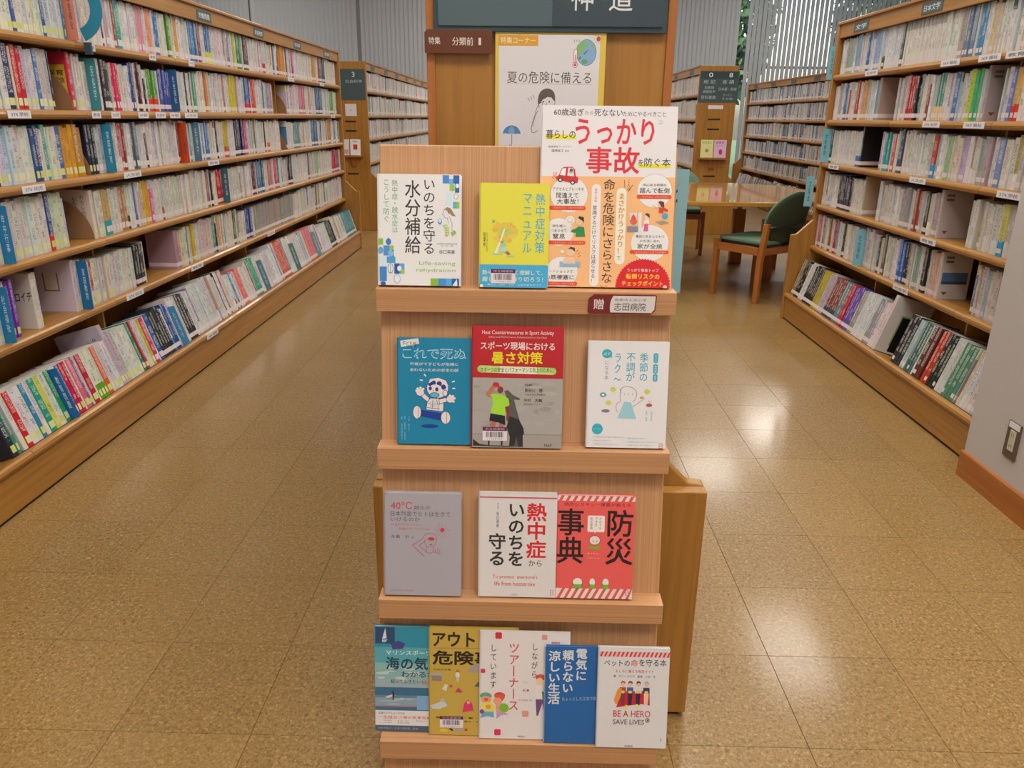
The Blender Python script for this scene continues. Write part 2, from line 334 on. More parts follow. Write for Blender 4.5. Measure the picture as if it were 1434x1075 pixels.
# notable books along each shelf, in metres along the aisle
FEAT = {
'LA': [(2.91,2.957,"dfe6c8"),(2.957,2.976,"4a5fa8"),(2.976,3.071,"dcdcd0"),(3.136,3.159,"3c52a0"),(3.159,3.271,"d8d6d8"),(3.271,3.305,"2f86a8"),(3.305,3.392,"d9866f:b0a49c"),(3.597,3.627,"c8a8b0"),(3.688,3.738,"3aa088"),(3.898,3.954,"e890b0"),(3.983,4.027,"f0a080"),(4.064,4.118,"3f78b8"),(4.189,4.238,"64a02c"),(4.288,4.331,"e0b040"),(4.473,4.567,"3a7dbb"),(4.577,4.625,"8c2234"),(4.685,4.778,"3a66a8:d8d040"),(4.778,4.964,"ddd8d4"),(5.105,5.165,"d8d050"),(5.19,5.266,"2c8c50"),(5.305,5.398,"5a3a38"),(5.667,5.727,"d8d0d0:c02030"),(6.032,6.188,"e09028"),(6.352,6.428,"d84090"),(6.949,7.063,"d0a838"),(7.134,7.206,"a03030"),(7.206,7.38,"555a6c")],
'LB': [(2.828,2.855,"e0ddd8"),(2.855,2.894,"28346c"),(2.906,2.964,"c8283c"),(2.964,3.033,"dcd8d4"),(3.033,3.059,"4f7cb8"),(3.059,3.123,"c8c2c0"),(3.132,3.259,"GAP"),(3.259,3.29,"d83a50@保育ポップ通信"),(3.397,3.47,"3a8a94"),(3.505,3.558,"3c302c"),(3.583,3.651,"d83a68"),(3.75,3.79,"2a4a88"),(3.804,3.846,"5c2030"),(3.925,4.016,"5a9a34:d04020"),(4.039,4.159,"4a58b0"),(4.167,4.287,"2f5f94"),(4.432,4.499,"4ab098"),(4.98,5.101,"d8c820"),(5.242,5.363,"3060a8:cc2040"),(5.39,5.461,"d84838"),(5.683,5.809,"a890b8"),(5.825,6.15,"GAP"),(6.493,6.616,"d87898"),(7.015,7.233,"4c6e90"),(7.492,7.628,"40b030"),(7.741,7.857,"40749c")],
'LC': [(2.747,2.818,"c8d8e8"),(2.818,2.931,"dfe0d8"),(2.931,2.979,"2c4c88"),(3.006,3.034,"3aa8a0"),(3.043,3.071,"d8e8c8"),(3.1,3.13,"2c70b8"),(3.134,3.21,"e0a828"),(3.216,3.274,"c8901c"),(3.279,3.306,"GAP"),(3.312,3.379,"242c38"),(3.379,3.444,"ccc4c4"),(3.444,3.579,"2a88ac"),(3.586,3.612,"c03848"),(3.685,3.74,"60707c"),(4.192,4.346,"d04818"),(4.374,4.531,"5a80a0"),(4.542,4.593,"2878b8"),(4.812,4.905,"e0c418:c85020"),(5.002,5.09,"3a3c38"),(5.09,5.167,"2c2878"),(5.167,5.234,"c84878"),(5.625,5.688,"dcd4d0:e85818"),(5.936,6.078,"GAP"),(6.264,6.462,"6c9098"),(6.807,6.993,"4878a0"),(7.343,7.477,"c89030")],
'LD': [(2.665,2.752,"1f80b8"),(2.752,2.916,"e0ddd8"),(2.916,2.944,"dcd8d0"),(2.944,2.972,"2a4c90:c83828"),(2.972,3.059,"d8dcc0"),(3.069,3.26,"GAP"),(3.26,3.358,"dedad2@わたしの記録"),(3.358,3.418,"c8b070:20a0b0"),(3.418,3.5,"dcd8cc"),(3.5,3.565,"b08a60"),(3.732,3.776,"dca830"),(4.063,4.132,"ccd8c0"),(4.634,4.724,"c82818"),(4.724,4.853,"3c6c80"),(5.241,5.326,"5c2c30"),(5.34,5.504,"3f6f9c"),(5.598,5.678,"c88888"),(5.727,5.794,"d83868"),(6.041,6.172,"282828"),(6.827,6.97,"b0cc90"),(7.435,7.575,"c82848"),(7.604,7.721,"a04068")],
'LE': [(2.582,2.636,"1f80b8"),(2.636,2.677,"7a30b8"),(2.677,2.775,"HOLE"),(2.775,2.801,"e6ddd0@ゼロイチ"),(2.815,3.047,"HOLE"),(3.047,3.09,"e0dcd8@FILE"),(3.095,3.189,"1f70a8"),(3.189,3.538,"dcdcd4"),(3.551,3.644,"28382f"),(3.658,3.991,"HOLE"),(3.991,4.052,"b88aa0@FILE"),(4.034,4.088,"e0d8a0"),(4.315,4.48,"d8c8c8"),(4.49,4.545,"209090"),(4.556,4.611,"e0b880"),(4.823,4.873,"307040"),(5.054,5.164,"2848a0"),(5.206,6.117,"a8a4a0")],
'LF': [(2.328,2.358,"203040"),(2.358,2.384,"3a9078"),(2.384,2.411,"e0e0e0"),(2.411,2.442,"d02028"),(2.442,2.499,"e0dedc"),(2.499,2.524,"2a88b0"),(2.549,2.584,"18a088"),(2.584,2.611,"d8d860"),(2.647,2.674,"30a060"),(2.674,2.741,"1a68b0"),(2.741,2.78,"c81848"),(2.79,2.82,"e06878"),(2.851,2.883,"c01838"),(2.893,2.959,"e0e0d0:60a020"),(2.959,2.992,"e06030"),(3.074,3.146,"c8bcc4@時間の使い方"),(3.146,3.262,"d8dcd8"),(3.262,3.288,"208868"),(3.357,3.385,"c8c830"),(3.385,3.42,"d82068"),(3.427,3.471,"1c58a0"),(3.471,3.593,"20263a"),(3.609,3.657,"2848a0"),(3.674,3.774,"4898c8"),(3.774,3.862,"282430"),(3.935,4.17,"d4d8d8"),(4.562,4.649,"e87870"),(4.819,4.915,"20a088"),(4.971,5.148,"6090a0"),(5.37,5.54,"d86048"),(5.683,5.795,"608890"),(6.073,6.288,"e88080"),(6.288,6.565,"80b0c0"),(6.763,6.972,"303438"),(7.37,7.747,"3088a8")],
'RA': [(3.475,3.516,"d8c890"),(3.558,3.612,"4890b8"),(3.623,3.714,"6f8a98"),(3.714,3.755,"b8a8a4"),(3.847,3.898,"e4e0dc"),(3.898,4.289,"SET"),(4.289,4.321,"506058"),(4.329,4.513,"e4e0e0"),(4.566,4.657,"98b8e0"),(4.695,4.752,"4870b0"),(4.832,4.913,"8aa8d0"),(4.934,4.998,"90b0a8"),(5.108,5.177,"dccfd4"),(5.177,5.272,"98b050")],
'RB': [(3.213,3.26,"d8b868:d03018"),(3.26,3.288,"7080c0"),(3.347,3.46,"COVER:b4a8a8@PHOTO2"),(3.503,3.558,"48b080"),(3.558,3.592,"b8d020"),(3.687,3.723,"3878b8"),(3.812,3.878,"50988c:e0c088"),(4.031,4.082,"282828"),(4.09,4.166,"b82028"),(4.294,4.483,"COVER:b8a09a:40a0c8"),(4.483,4.538,"40a8c8"),(4.651,4.72,"d8a060"),(4.771,4.812,"b04030"),(4.929,4.984,"3a70b0")],
'RC': [(3.202,3.241,"ddd8c0"),(3.241,3.281,"8090c8"),(3.342,3.417,"b0a8a8"),(3.507,3.56,"c0a8d0"),(3.639,3.683,"98c090"),(3.78,3.814,"c04030:3888c0"),(4.115,4.163,"484868"),(4.195,4.229,"d05850"),(4.279,4.331,"3ca0a0"),(4.349,4.384,"a090c8"),(4.384,4.611,"COVER:26262a"),(4.631,4.692,"d8e0d8:3060b0"),(5.069,5.105,"303830"),(5.117,5.242,"80c0d0")],
'RD': [(3.124,3.164,"dcd870:2898c8"),(3.32,3.364,"e0dcdc"),(3.387,3.642,"COVER:c8bcba@PHOTO2"),(3.642,3.709,"c0acaa"),(3.75,3.792,"30342c"),(3.834,3.893,"a05040"),(3.923,4.031,"a8a8a8"),(4.321,4.491,"COVER:c0a890:c0a890"),(4.674,4.85,"2c3848"),(5.231,5.381,"80c4d4")],
'RE': [(3.264,3.541,"COVER:d8d0cc@PHOTO"),(3.567,3.614,"e0b8a0"),(3.648,3.719,"282a28"),(3.747,3.791,"a0b0a8"),(3.852,3.898,"303030"),(3.898,3.961,"2070c8"),(3.961,4.01,"f0f0f0"),(4.112,4.146,"686058"),(4.397,4.518,"80c0d0"),(4.657,4.701,"4a4440"),(4.792,4.839,"b02838"),(4.887,4.935,"905838"),(4.997,5.035,"489080"),(5.061,5.113,"c8506a"),(5.193,5.247,"d8b050")],
'RF': [(3.022,3.124,"4f8f70"),(3.136,3.195,"d8d8d4"),(3.195,3.269,"1c2424"),(3.269,3.321,"c03c20"),(3.321,3.401,"5a3434"),(3.414,3.484,"3f6f68"),(3.484,3.527,"b8ccd0"),(3.527,3.616,"26282a"),(3.616,3.807,"COVER:dcd4ce@BLACK"),(3.807,3.893,"e0dcd8"),(3.893,3.964,"9898a0"),(3.964,4.113,"dcdce0"),(4.113,4.171,"989890"),(4.171,4.273,"6848a8"),(4.273,4.336,"c03848"),(4.336,4.4,"5c9098"),(4.4,4.559,"884838:3c4450"),(4.559,4.654,"c0b8b8"),(4.654,4.753,"b8a830"),(4.753,4.909,"141818"),(4.909,4.991,"d8d8d8"),(4.991,5.075,"181818"),(5.075,5.162,"8c7868"),(5.162,5.283,"a898a8")],
}
LLAB = [('A', 3.404, 0.054), ('A', 3.947, 0.067), ('A', 4.396, 0.074), ('A', 6.215, 0.16), ('A', 7.139, 0.147), ('B', 2.849, 0.13), ('B', 3.362, 0.068), ('B', 3.521, 0.074), ('B', 3.777, 0.099), ('B', 3.955, 0.109), ('B', 4.117, 0.117), ('B', 4.316, 0.16), ('B', 7.464, 0.16), ('C', 2.853, 0.137), ('C', 3.595, 0.16), ('C', 4.55, 0.16), ('E', 3.458, 0.16), ('E', 4.162, 0.16), ('E', 5.441, 0.16), ('F', 3.949, 0.148)]
RLAB = [('A', 4.581, 0.16), ('A', 3.747, 0.16), ('A', 3.436, 0.16), ('A', 3.25, 0.142), ('B', 3.821, 0.16), ('B', 3.456, 0.16), ('C', 4.932, 0.16), ('C', 3.856, 0.16), ('C', 3.11, 0.16), ('D', 3.655, 0.143), ('E', 3.835, 0.16)]
# ------------------------------------------------------------------ outside: lawn and trees beyond the window
tag(box('ground_outside', mat('lawn', '55663a', .95)[0], -30, 40, 16.3, 60, -.3, -.15), kind='structure')
LEAF, t, b = mat('leaf', '3c5a2c', .7)
oi = nd(t, 'ShaderNodeNewGeometry'); t.links.new(ramp(t, oi.outputs['Random Per Island'], [(0, '2a4420'), (.6, '44663a'), (1, '6a8a50')]), b.inputs['Base Color'])
BARK = mat('bark', '5a4634', .9)[0]
def tree(x, y, h, r, label):
    T_ = empty('tree', (x, y, -.15), label=label, cat='tree', group='trees outside the window')
    MB().tube([(0, 0, 0), (.05, 0, h*.4), (0, .05, h*.8)], [.18, .14, .05], 8).build('trunk', BARK, T_)
    m_ = MB()
    for k in range(int(3600*r)):
        v = Vector((R.gauss(0, 1), R.gauss(0, 1), R.gauss(0, 1))).normalized()*(R.random()**.35)
        c = Vector((v.x*r, v.y*r*.6, h*.62+v.z*h*.45)); a = Vector((R.uniform(-1, 1), R.uniform(-1, 1), R.uniform(-1, 1))).normalized(); q = a.orthogonal().normalized()
        s_ = R.uniform(.10, .22); m_.add([c+a*s_, c+q*s_*.5, c-a*s_, c-q*s_*.5], [(0, 1, 2, 3)])
    tag(m_.build('foliage', LEAF, T_, fix=False), kind='stuff')
for x, y, h, r, l in ((-12.5, 23, 8, 2.4, 'tree outside farthest left, behind the closed blinds'), (-7.2, 22, 9, 2.4, 'tree outside behind the left blinds'), (-2, 23, 9, 2.4, 'tree outside behind the central end panel'), (3.55, 21.8, 6.2, 2.75, 'dark tree outside seen through the gap between the two right blinds'), (9.9, 21.5, 6.2, 2.3, 'dark tree outside the window right of the bright patch of sky')):
    tree(x, y, h, r, l if len(l) > 1 else 'tree outside hidden behind the closed left blinds')

# ------------------------------------------------------------------ bookcases
ZT = {'A': 1.537, 'B': 1.277, 'C': 1.022, 'D': .763, 'E': .498}
DK = .13
LABELM = mat('label_card', 'e4e2e6', .4)[0]
SIGNM = mat('sign_slate', '44585c', .42)[0]
def nose_prof(d0, d1, z, th=.034):
    """board profile (d, z): rounded front at d0"""
    r = th/2; pts = [(d0+r-r*math.cos(math.radians(a)), z-r+r*math.sin(math.radians(a))) for a in range(-90, 91, 30)]
    return pts[::-1]+[(d0+.04, z-th+0.0)]*0 + [(d0+r, z-th)]*0+[(d1, z-.022)][:0]+[(d1, z-th+.01), (d1, z)]
def bookcase(name, label, xb, s, y0, y1, bay, sides=(0,), rows='ABCDE', panels=(0, 1), depth=.75, cuts=None):
    C_ = empty(name, (xb+s*depth/2, (y0+y1)/2, 0), label=label, cat='bookcase'); ox, oy = C_.location.x, C_.location.y
    def X(d, sd=0): return xb+s*(d if sd == 0 else depth-d)-ox
    Y0, Y1 = y0-oy, y1-oy
    prof = [(0, 0), (0, .56), (.035, .566), (DK, .66), (DK, 1.828)]
    prof = [(X(d), z) for d, z in prof]+([(X(d, 1), z) for d, z in prof][::-1])
    for k in panels:
        a = Y0 if k == 0 else Y1-.03
        MB().prism(prof, a, a+.03, 'y').build('end_panel', OAK['z'], C_, bevel=.004)
    box('back_panel', OAK['z'], min(X(depth/2-.01), X(depth/2+.01)), max(X(depth/2-.01), X(depth/2+.01)), Y0+.03, Y1-.03, .02, 1.8, C_)
    cuts = cuts or [y0+(y1-y0)*i/max(1, round((y1-y0)/bay)) for i in range(max(1, round((y1-y0)/bay))+1)]; nb = len(cuts)-1; bl = (y1-y0)/nb
    box('top_board', OAK['y'], min(X(DK+.02), X(depth-DK-.02)), max(X(DK+.02), X(depth-DK-.02)), Y0+.03, Y1-.03, 1.80, 1.818, C_)
    for sd in sides:
        xx = lambda a, b_: (min(X(a, sd), X(b_, sd)), max(X(a, sd), X(b_, sd)))
        a, b_ = xx(DK+.008, DK+.026); box('cornice', OAK['y'], a, b_, Y0+.03, Y1-.03, 1.742, 1.822, C_, bevel=.003)
        a, b_ = xx(DK-.004, DK+.012); box('cornice_rail', OAK['y'], a, b_, Y0+.0, Y1, 1.816, 1.832, C_, bevel=.003)
        a, b_ = xx(.02, .04); box('kick_strip', KICK, a, b_, Y0+.03, Y1-.03, 0.001, .012, C_)
        a, b_ = xx(.012, .03); box('kick_board', OAK['y'], a, b_, Y0+.03, Y1-.03, .012, .146, C_)
        for i in range(nb):
            ya, yb = cuts[i]-oy, cuts[i+1]-oy; e0 = .03 if i == 0 else .0015; e1 = .03 if i == nb-1 else .0015
            for r_ in rows:
                pts = [(X(d, sd), z) for d, z in nose_prof(DK, depth/2-.012, ZT[r_])]
                MB().prism(pts, ya+e0, yb-e1, 'y').build('shelf_board', OAK['y'], C_)
            pts = [(X(d, sd), z) for d, z in [(0, .162), (.004, .172), (.012, .178), (.03, .176), (.31, .085), (.31, .065), (.03, .145), (.012, .146), (.004, .152)]]
            MB().prism(pts, ya+e0, yb-e1, 'y').build('display_shelf', OAK['y'], C_)
            if i: a, b_ = xx(DK+.07, depth/2-.012); box('upright', OAK['z'], a, b_, ya-.006, ya+.006, .02, 1.80, C_)
    return C_, ox, oy, nb, bl
def plate(C_, xf, s, y, z, w, h, m, name, writing=None, th=.002, ink='e8ecec'):
    """flat plate on a face whose outward normal is -s*x ; centred at (y, z) in the thing's frame"""
    a, b_ = sorted((xf, xf-s*th)); o = box(name, m, a, b_, y-w/2, y+w/2, z-h/2, z+h/2, C_)
    if writing:
        A_ = Art((0, 0, 100, 100), w, h); A_.t(ink, writing, 12, 22, 88, 78, .01)
        m_ = A_.parts['illustration']; Mx = Matrix.Translation((xf-s*(th+.0003), y+(w/2 if s > 0 else -w/2), z-h/2)) @ Matrix.Rotation(-PI/2 if s > 0 else PI/2, 4, 'Z')
        m_.v = [tuple(Mx @ Vector(v)) for v in m_.v]; m_.build('lettering', PRINT, o, fix=False)
    return o
ALLB = []      # every shelved book, chosen later
NUMB = [0]
PAL = [('e4e0da', 22), ('dcd6d0', 16), ('e8e4e4', 14), ('d8ccd0', 8), ('e2d6dc', 6), ('dce0e6', 6), ('d2dcd0', 5), ('e4dcc4', 7), ('ccd8e4', 3), ('d8b8c0', 3), ('b8c8d8', 2.5), ('c8d8b8', 2),
       ('d8c890', 1.5), ('4a80b4', 1.6), ('c04850', 1.0), ('38805c', .8), ('d89040', .9), ('d8c840', .7), ('2c3a60', 1.0), ('302c30', 1.2), ('8c6ca8', .6), ('d86890', .8), ('48a0a8', .9), ('8a3038', .6), ('a08868', 1.2)]
PALR = [('e2deda', 22), ('d8d2cc', 20), ('e6e2e0', 12), ('d2c8c6', 9), ('c8c4c4', 6), ('dcd4c0', 8), ('ccd4dc', 5), ('d0d8cc', 3), ('b8a8a0', 3), ('a8b8c8', 2), ('88a0b8', 1.6), ('a05040', 1), ('38403c', 1.6), ('4878a8', 1), ('c8a870', 1.4), ('608c78', .8), ('8c3034', .8)]
def pick(p):
    k = R.uniform(0, sum(w_ for _, w_ in p))
    for c, w_ in p:
        k -= w_
        if k <= 0: return c
    return p[0][0]
def jit(c, a=10): return ''.join('%02x' % max(0, min(255, int(c[i:i+2], 16)+R.randint(-a, a))) for i in (0, 2, 4))
def dim(c, k=.94): return ''.join('%02x' % int(int(c[i:i+2], 16)*k) for i in (0, 2, 4))
EXTRA = []     # dividers and bookends found in the rows
def fill(case, row, xb, s, ya, yb, skips, feats=(), pal=PAL, hr=(.186, .212), tr=(.012, .027), dr=(.128, .145), depthoff=.022, labelc=('d8d4d2', 'd6cccc')):
    """a row of books standing with their spines towards the aisle"""
    tilt = 0; 
    if row == 'F': xs, z, tilt = xb+s*.034, .1775, math.radians(17)
    else: xs, z = xb+s*(DK+depthoff), ZT[row]+.0006
    fl = sorted(feats, key=lambda q: q[0]); y = ya; hrun = R.uniform(*hr); lean = 0; gap_before = False; force = None
    while y < yb-.012:
        sk = next((q for q in skips if y < q+.0065 and y+.012 > q-.0065), None)
        if sk is not None: y = sk+.007; continue
        f = next((q for q in fl if q[0]-.006 <= y < q[1]-.008), None)
        note = None
        if f:
            c = f[2]
            if c == 'GAP': EXTRA.append((case, row, 'bookend', xs, s, min(f[1], yb)-.0012 if any(abs(q-f[1]) < .02 for q in skips) else min(f[1], yb)-.006, z, tilt)); y = f[1]+.003; continue
            if c == 'HOLE': y = f[1]; fl.remove(f); continue
            if c.startswith('COVER'): force = c.split(':')[1]; y = f[1]; continue
            if c.startswith('DIV'): EXTRA.append((case, row, 'divider', xs, s, y+.003, z, tilt, c.split(':')[1])); y += .0075; fl.remove(f); continue
            if c == 'SET': t_, col, bot, top = .017, 'e6e2d6', None, 'b0b0aa'; h = .205
            else:
                note = c.split('@')[1] if '@' in c else None; fl[fl.index(f)] = (f[0], f[1], c.split('@')[0]); cc = c.split('@')[0].split(':'); col = cc[0]; bot = cc[1] if len(cc) > 1 else None; top = None
                wd = f[1]-y; t_ = wd if wd < .042 else wd/max(1, round(wd/.026)); t_ = max(.008, t_); col = jit(col, 12) if wd > .042 else col; h = hrun+R.uniform(-.006, .01)
        else:
            nx = min([q[0] for q in fl if q[0] > y+.004]+[yb]); t_ = min(R.uniform(*tr)*R.choice((.75, 1, 1, 1.1)), max(.009, nx-y-.0008)); col = jit(pick(pal), 7); bot = jit(pick(pal)) if R.random() < .16 else None; top = jit(pick(pal)) if R.random() < .1 else None
            if R.random() < .12: hrun = R.uniform(*hr)
            h = hrun+R.uniform(-.006, .006)
            if R.random() < .1: h -= .012
        if force: note = force.split('@')[1] if '@' in force else None; col = force.split('@')[0]; force = None; h = hr[1]
        if f is None and R.random() < .008: y += R.uniform(.01, .02)
        if y+t_ > yb: break
        sk = next((q for q in skips if y < q+.0065 and y+t_ > q-.0065), None)
        if sk is not None:
            if sk-.007-y < .007: y = sk+.007; continue
            t_ = sk-.007-y
        col = dim(col); d = R.uniform(*dr); off = R.uniform(0, .008)
        NUMB[0] += 1
        Mx = Matrix.Translation((xs+s*off*(0 if tilt else 1), y+t_/2, z)) @ Matrix.Rotation(PI if s > 0 else 0, 4, 'Z') @ Matrix.Rotation(-tilt, 4, 'Y')
        if note and row == 'F' and case == 'left': h = .268; d = .2
        elif note and case == 'left': h = min(h+.008, .218); d = .15
        h = min(h, .2025 if row == 'A' else .2155) if row != 'F' else h
        if row == 'F' and case == 'left' and y < 3.072: h = min(h, .205) if not note else h
        ALLB.append(dict(M=Mx, t=t_-.0004, d=d, h=h, col=col, bot=bot, top=top, lab=R.choice(labelc) if labelc else R.choice(('ccd47c', 'd4d894', 'dcdcb8') if y < 3.35 else ('e2d2d8', 'e0dcde', 'dccfd4', 'dedcc8')), seed=NUMB[0] % 97, case=case, row=row, note=note))
        y += t_+.0003
def book_geom(mb, b_, full):
    t_, d, h, c = b_['t'], b_['d'], b_['h'], b_['col']; s_ = b_['seed']
    segs = []
    if b_['bot']: segs = [(0, .062, b_['bot']), (.062, h, c)]
    elif b_['top']: segs = [(0, h*.8, c), (h*.8, h, b_['top'])]
    else: segs = [(0, h, c)]
    if not full:   # label as a segment of its own
        n_ = []
        for a, e_, q in segs:
            if a < .012 and e_ > .032: n_ += [(a, .012, q), (.012, .032, b_['lab']), (.032, e_, q)]
            else: n_.append((a, e_, q))
        segs = n_
    ch = min(.003, t_*.2); out = [(-d, -t_/2), (-ch, -t_/2), (0, -t_/2+ch), (0, t_/2-ch), (-ch, t_/2), (-d, t_/2)]
    for a, e_, q in segs:
        for i in range(5):
            p, r_ = out[i], out[i+1]; u = [(-1, .5)]*4
            if i in (1, 2, 3):
                u0, u1 = (p[1]+t_/2)/t_, (r_[1]+t_/2)/t_
                u = [(u0, s_+a), (u1, s_+a), (u1, s_+e_), (u0, s_+e_)]
            mb.add([(p[0], p[1], a), (r_[0], r_[1], a), (r_[0], r_[1], e_), (p[0], p[1], e_)], [(0, 1, 2, 3)], q, [u])
    if full:
        w_ = .0012; inn = [(-d, -t_/2+w_), (-ch-.001, -t_/2+w_), (-w_, -t_/2+ch+.001), (-w_, t_/2-ch-.001), (-ch-.001, t_/2-w_), (-d, t_/2-w_)]
        for i in range(5):
            p, r_ = inn[i], inn[i+1]; mb.add([(p[0], p[1], 0), (p[0], p[1], h), (r_[0], r_[1], h), (r_[0], r_[1], 0)], [(0, 1, 2, 3)], 'e8e4dc')
            for z, q in ((0, 0), (h, 1)):
                v = [(out[i][0], out[i][1], z), (out[i+1][0], out[i+1][1], z), (r_[0], r_[1], z), (p[0], p[1], z)]
                mb.add(v if z else v[::-1], [(0, 1, 2, 3)], b_['top'] if z and b_['top'] else c)
    else:
        mb.add([(x, y, h-.002) for x, y in out], [tuple(range(6))], 'dedace'); mb.add([(-d, -t_/2, 0), (-d, -t_/2, h), (-d, t_/2, h), (-d, t_/2, 0)], [(0, 1, 2, 3)], 'dedace')
BC = {}
LC, lox, loy, lnb, lbl = bookcase('bookcase', 'long light oak bookcase along the left side of the left aisle', -1.665, -1, 1.47, 7.85, .911)
RC, rox, roy, rnb, rbl = bookcase('bookcase', 'light oak bookcase along the right aisle, partly behind the white wall', 1.735, 1, 2.735, 5.18, .82, cuts=[2.735, 3.33, 4.27, 5.18])
FL, flx, fly, fnb, fbl = bookcase('bookcase', 'far oak bookcase whose end panel carries the slate sign with a 3', -1.665, -1, 9.1, 15.2, .9)
FR, frx, fry, frnb, frbl = bookcase('bookcase', 'far oak bookcase whose end panel carries the slate sign with 0 and 8', 1.735, 1, 9.15, 13.2, .9, depth=.68)
FW, fwx, fwy, fwnb, fwbl = bookcase('bookcase', 'farthest oak bookcase below the bright blind at right', 3.52, 1, 8.3, 13.9, .93, panels=(0, 1))
CC, ccx, ccy, cnb, cbl = bookcase('bookcase', 'central oak bookcase with its tall end panel behind the display rack', -.304, 1, 1.44, 5.2, .92, sides=(0, 1), depth=.677)
box('lower_panel', OAK['z'], -.304-ccx, .373-ccx, 1.408-ccy, 1.4385-ccy, .012, .56, CC, bevel=.003)
box('kick_strip', KICK, -.29-ccx, .36-ccx, 1.418-ccy, 1.436-ccy, .001, .012, CC)
DIVS = {'LB': {'2f5f94', '3a8a94'}, 'LC': {'2a88ac', '5a80a0', 'd04818'}, 'LD': {'1f80b8', '3c6c80'}, 'LE': {'1f80b8', '1f70a8'}, 'LF': {'1a68b0', '6090a0', '608890', '80b0c0', '4898c8'}, 'LA': {'d9866f:b0a49c'}, 'RC': {'80c0d0'}, 'RD': {'80c4d4'}, 'RE': {'80c0d0'}, 'RA': {'98b050'}}
for k, v in FEAT.items():
    ds = DIVS.get(k, ()); FEAT[k] = [(a, b_, 'DIV:'+c.split(':')[0] if c in ds else c) for a, b_, c in v]
for r_ in 'ABCDEF':
    big = r_ == 'F'
    fill('left', r_, -1.665, -1, 2.33, 7.785, [1.47+i*lbl for i in range(1, lnb)], FEAT['L'+r_], PAL, (.21, .262) if big else ((.182, .208) if r_ == 'E' else (.188, .214)), labelc=None, dr=(.14, .18) if big else (.128, .145), depthoff=.03 if big else .026)
    fill('right', r_, 1.735, 1, 2.78, 5.145, [3.33, 4.27], FEAT['R'+r_], PALR, (.23, .29) if big else (.188, .216), tr=(.014, .032), labelc=('dcd4d2', 'd8d0cc', 'dccfce'), dr=(.16, .21) if big else (.13, .15))
    fill('far left', r_, -1.665, -1, 9.14, 15.1, [9.1+i*fbl for i in range(1, fnb)], (), PALR, tr=(.02, .036))
    fill('far right', r_, 1.735, 1, 9.19, 13.1, [9.15+i*frbl for i in range(1, frnb)], (), PAL, tr=(.02, .036))
    fill('far wall', r_, 3.52, 1, 8.34, 13.8, [8.3+i*fwbl for i in range(1, fwnb)], (), PALR+([('3c70a8', 40), ('2c3038', 30), ('a04838', 14), ('c8a848', 10)] if big else [('5878a0', 14), ('6c8cac', 10), ('8c5c50', 5), ('407070', 4)]), (.22, .28) if big else (.17, .2155), tr=(.02, .045))
    for xb_, s_ in ((-.304, 1), (.373, -1)): fill('central', r_, xb_, s_, 1.5, 5.15, [1.44+i*cbl for i in range(1, cnb)], (), PAL)
# choose the ones that show largest as individual things
for b_ in ALLB:
    q = [project(b_['M'] @ Vector((0, y_, z_))) for y_ in (-b_['t']/2, b_['t']/2) for z_ in (0, b_['h'])]
    b_['vis'] = False; b_['area'] = 0
    if b_['case'] == 'central' or any(p is None for p in q): continue
    cx = sum(p[0] for p in q)/4; cy = sum(p[1] for p in q)/4; b_['px'] = cx
    wv = abs(q[0][0]-q[2][0]); hv = abs(q[0][1]-q[1][1])
    lim = 1434 if b_['case'] != 'right' else 1426-(max(0, cy-290)*.245)
    if 2 < cx < lim and 5 < cy < 1070: b_['vis'] = True; b_['area'] = wv*hv
rowname = {'A': 'top', 'B': 'second', 'C': 'third', 'D': 'fourth', 'E': 'fifth', 'F': 'bottom'}
def nth(k):
    w_ = ['first', 'second', 'third', 'fourth', 'fifth', 'sixth', 'seventh', 'eighth', 'ninth', 'tenth', 'eleventh', 'twelfth']
    return w_[k] if k < 12 else '%d%s' % (k+1, 'th' if 10 < (k+1) % 100 < 14 else {1: 'st', 2: 'nd', 3: 'rd'}.get((k+1) % 10, 'th'))
def cname(h):
    r_, g_, b_ = [int(h[i:i+2], 16) for i in (0, 2, 4)]; mx, mn = max(r_, g_, b_), min(r_, g_, b_); sat = (mx-mn)/max(1, mx)
    if sat < .09: return 'white' if mx > 216 else 'light grey' if mx > 170 else 'grey' if mx > 90 else 'black'
    import colorsys
    hu = colorsys.rgb_to_hsv(r_/255, g_/255, b_/255)[0]*360
    n_ = 'red' if hu < 14 or hu > 345 else 'orange' if hu < 38 else 'yellow' if hu < 66 else 'green' if hu < 165 else 'teal' if hu < 195 else 'blue' if hu < 255 else 'purple' if hu < 300 else 'pink'
    if sat < .22 and mx > 190: return {'red': 'pale pink', 'orange': 'cream', 'yellow': 'cream', 'pink': 'pale pink', 'purple': 'pale lilac'}.get(n_, 'pale '+n_)
    if mx < 80: return 'dark '+n_ if mx > 45 else 'black'
    if n_ == 'orange' and mx < 190: return 'brown'
    return n_
for cs in ('left', 'right'):
    for r_ in 'ABCDEF':
        L_ = sorted([b_ for b_ in ALLB if b_['case'] == cs and b_['row'] == r_ and b_['vis']], key=lambda q: q['px'] if cs == 'left' else -q['px'])
        for k, b_ in enumerate(L_): b_['ord'] = k
sel = sorted([b_ for b_ in ALLB if b_['vis'] and 'ord' in b_], key=lambda q: -q['area'])[:284]
ids = {id(b_) for b_ in sel}
stuff = MB()
for b_ in ALLB:
    if id(b_) in ids: continue
    stuff.M = b_['M']; book_geom(stuff, b_, False)
o = stuff.build('shelved_books', SPINE, fix=False); tag(o, 'rows of spine-out books filling the farther stretches of every bookcase', 'books', None, 'stuff')
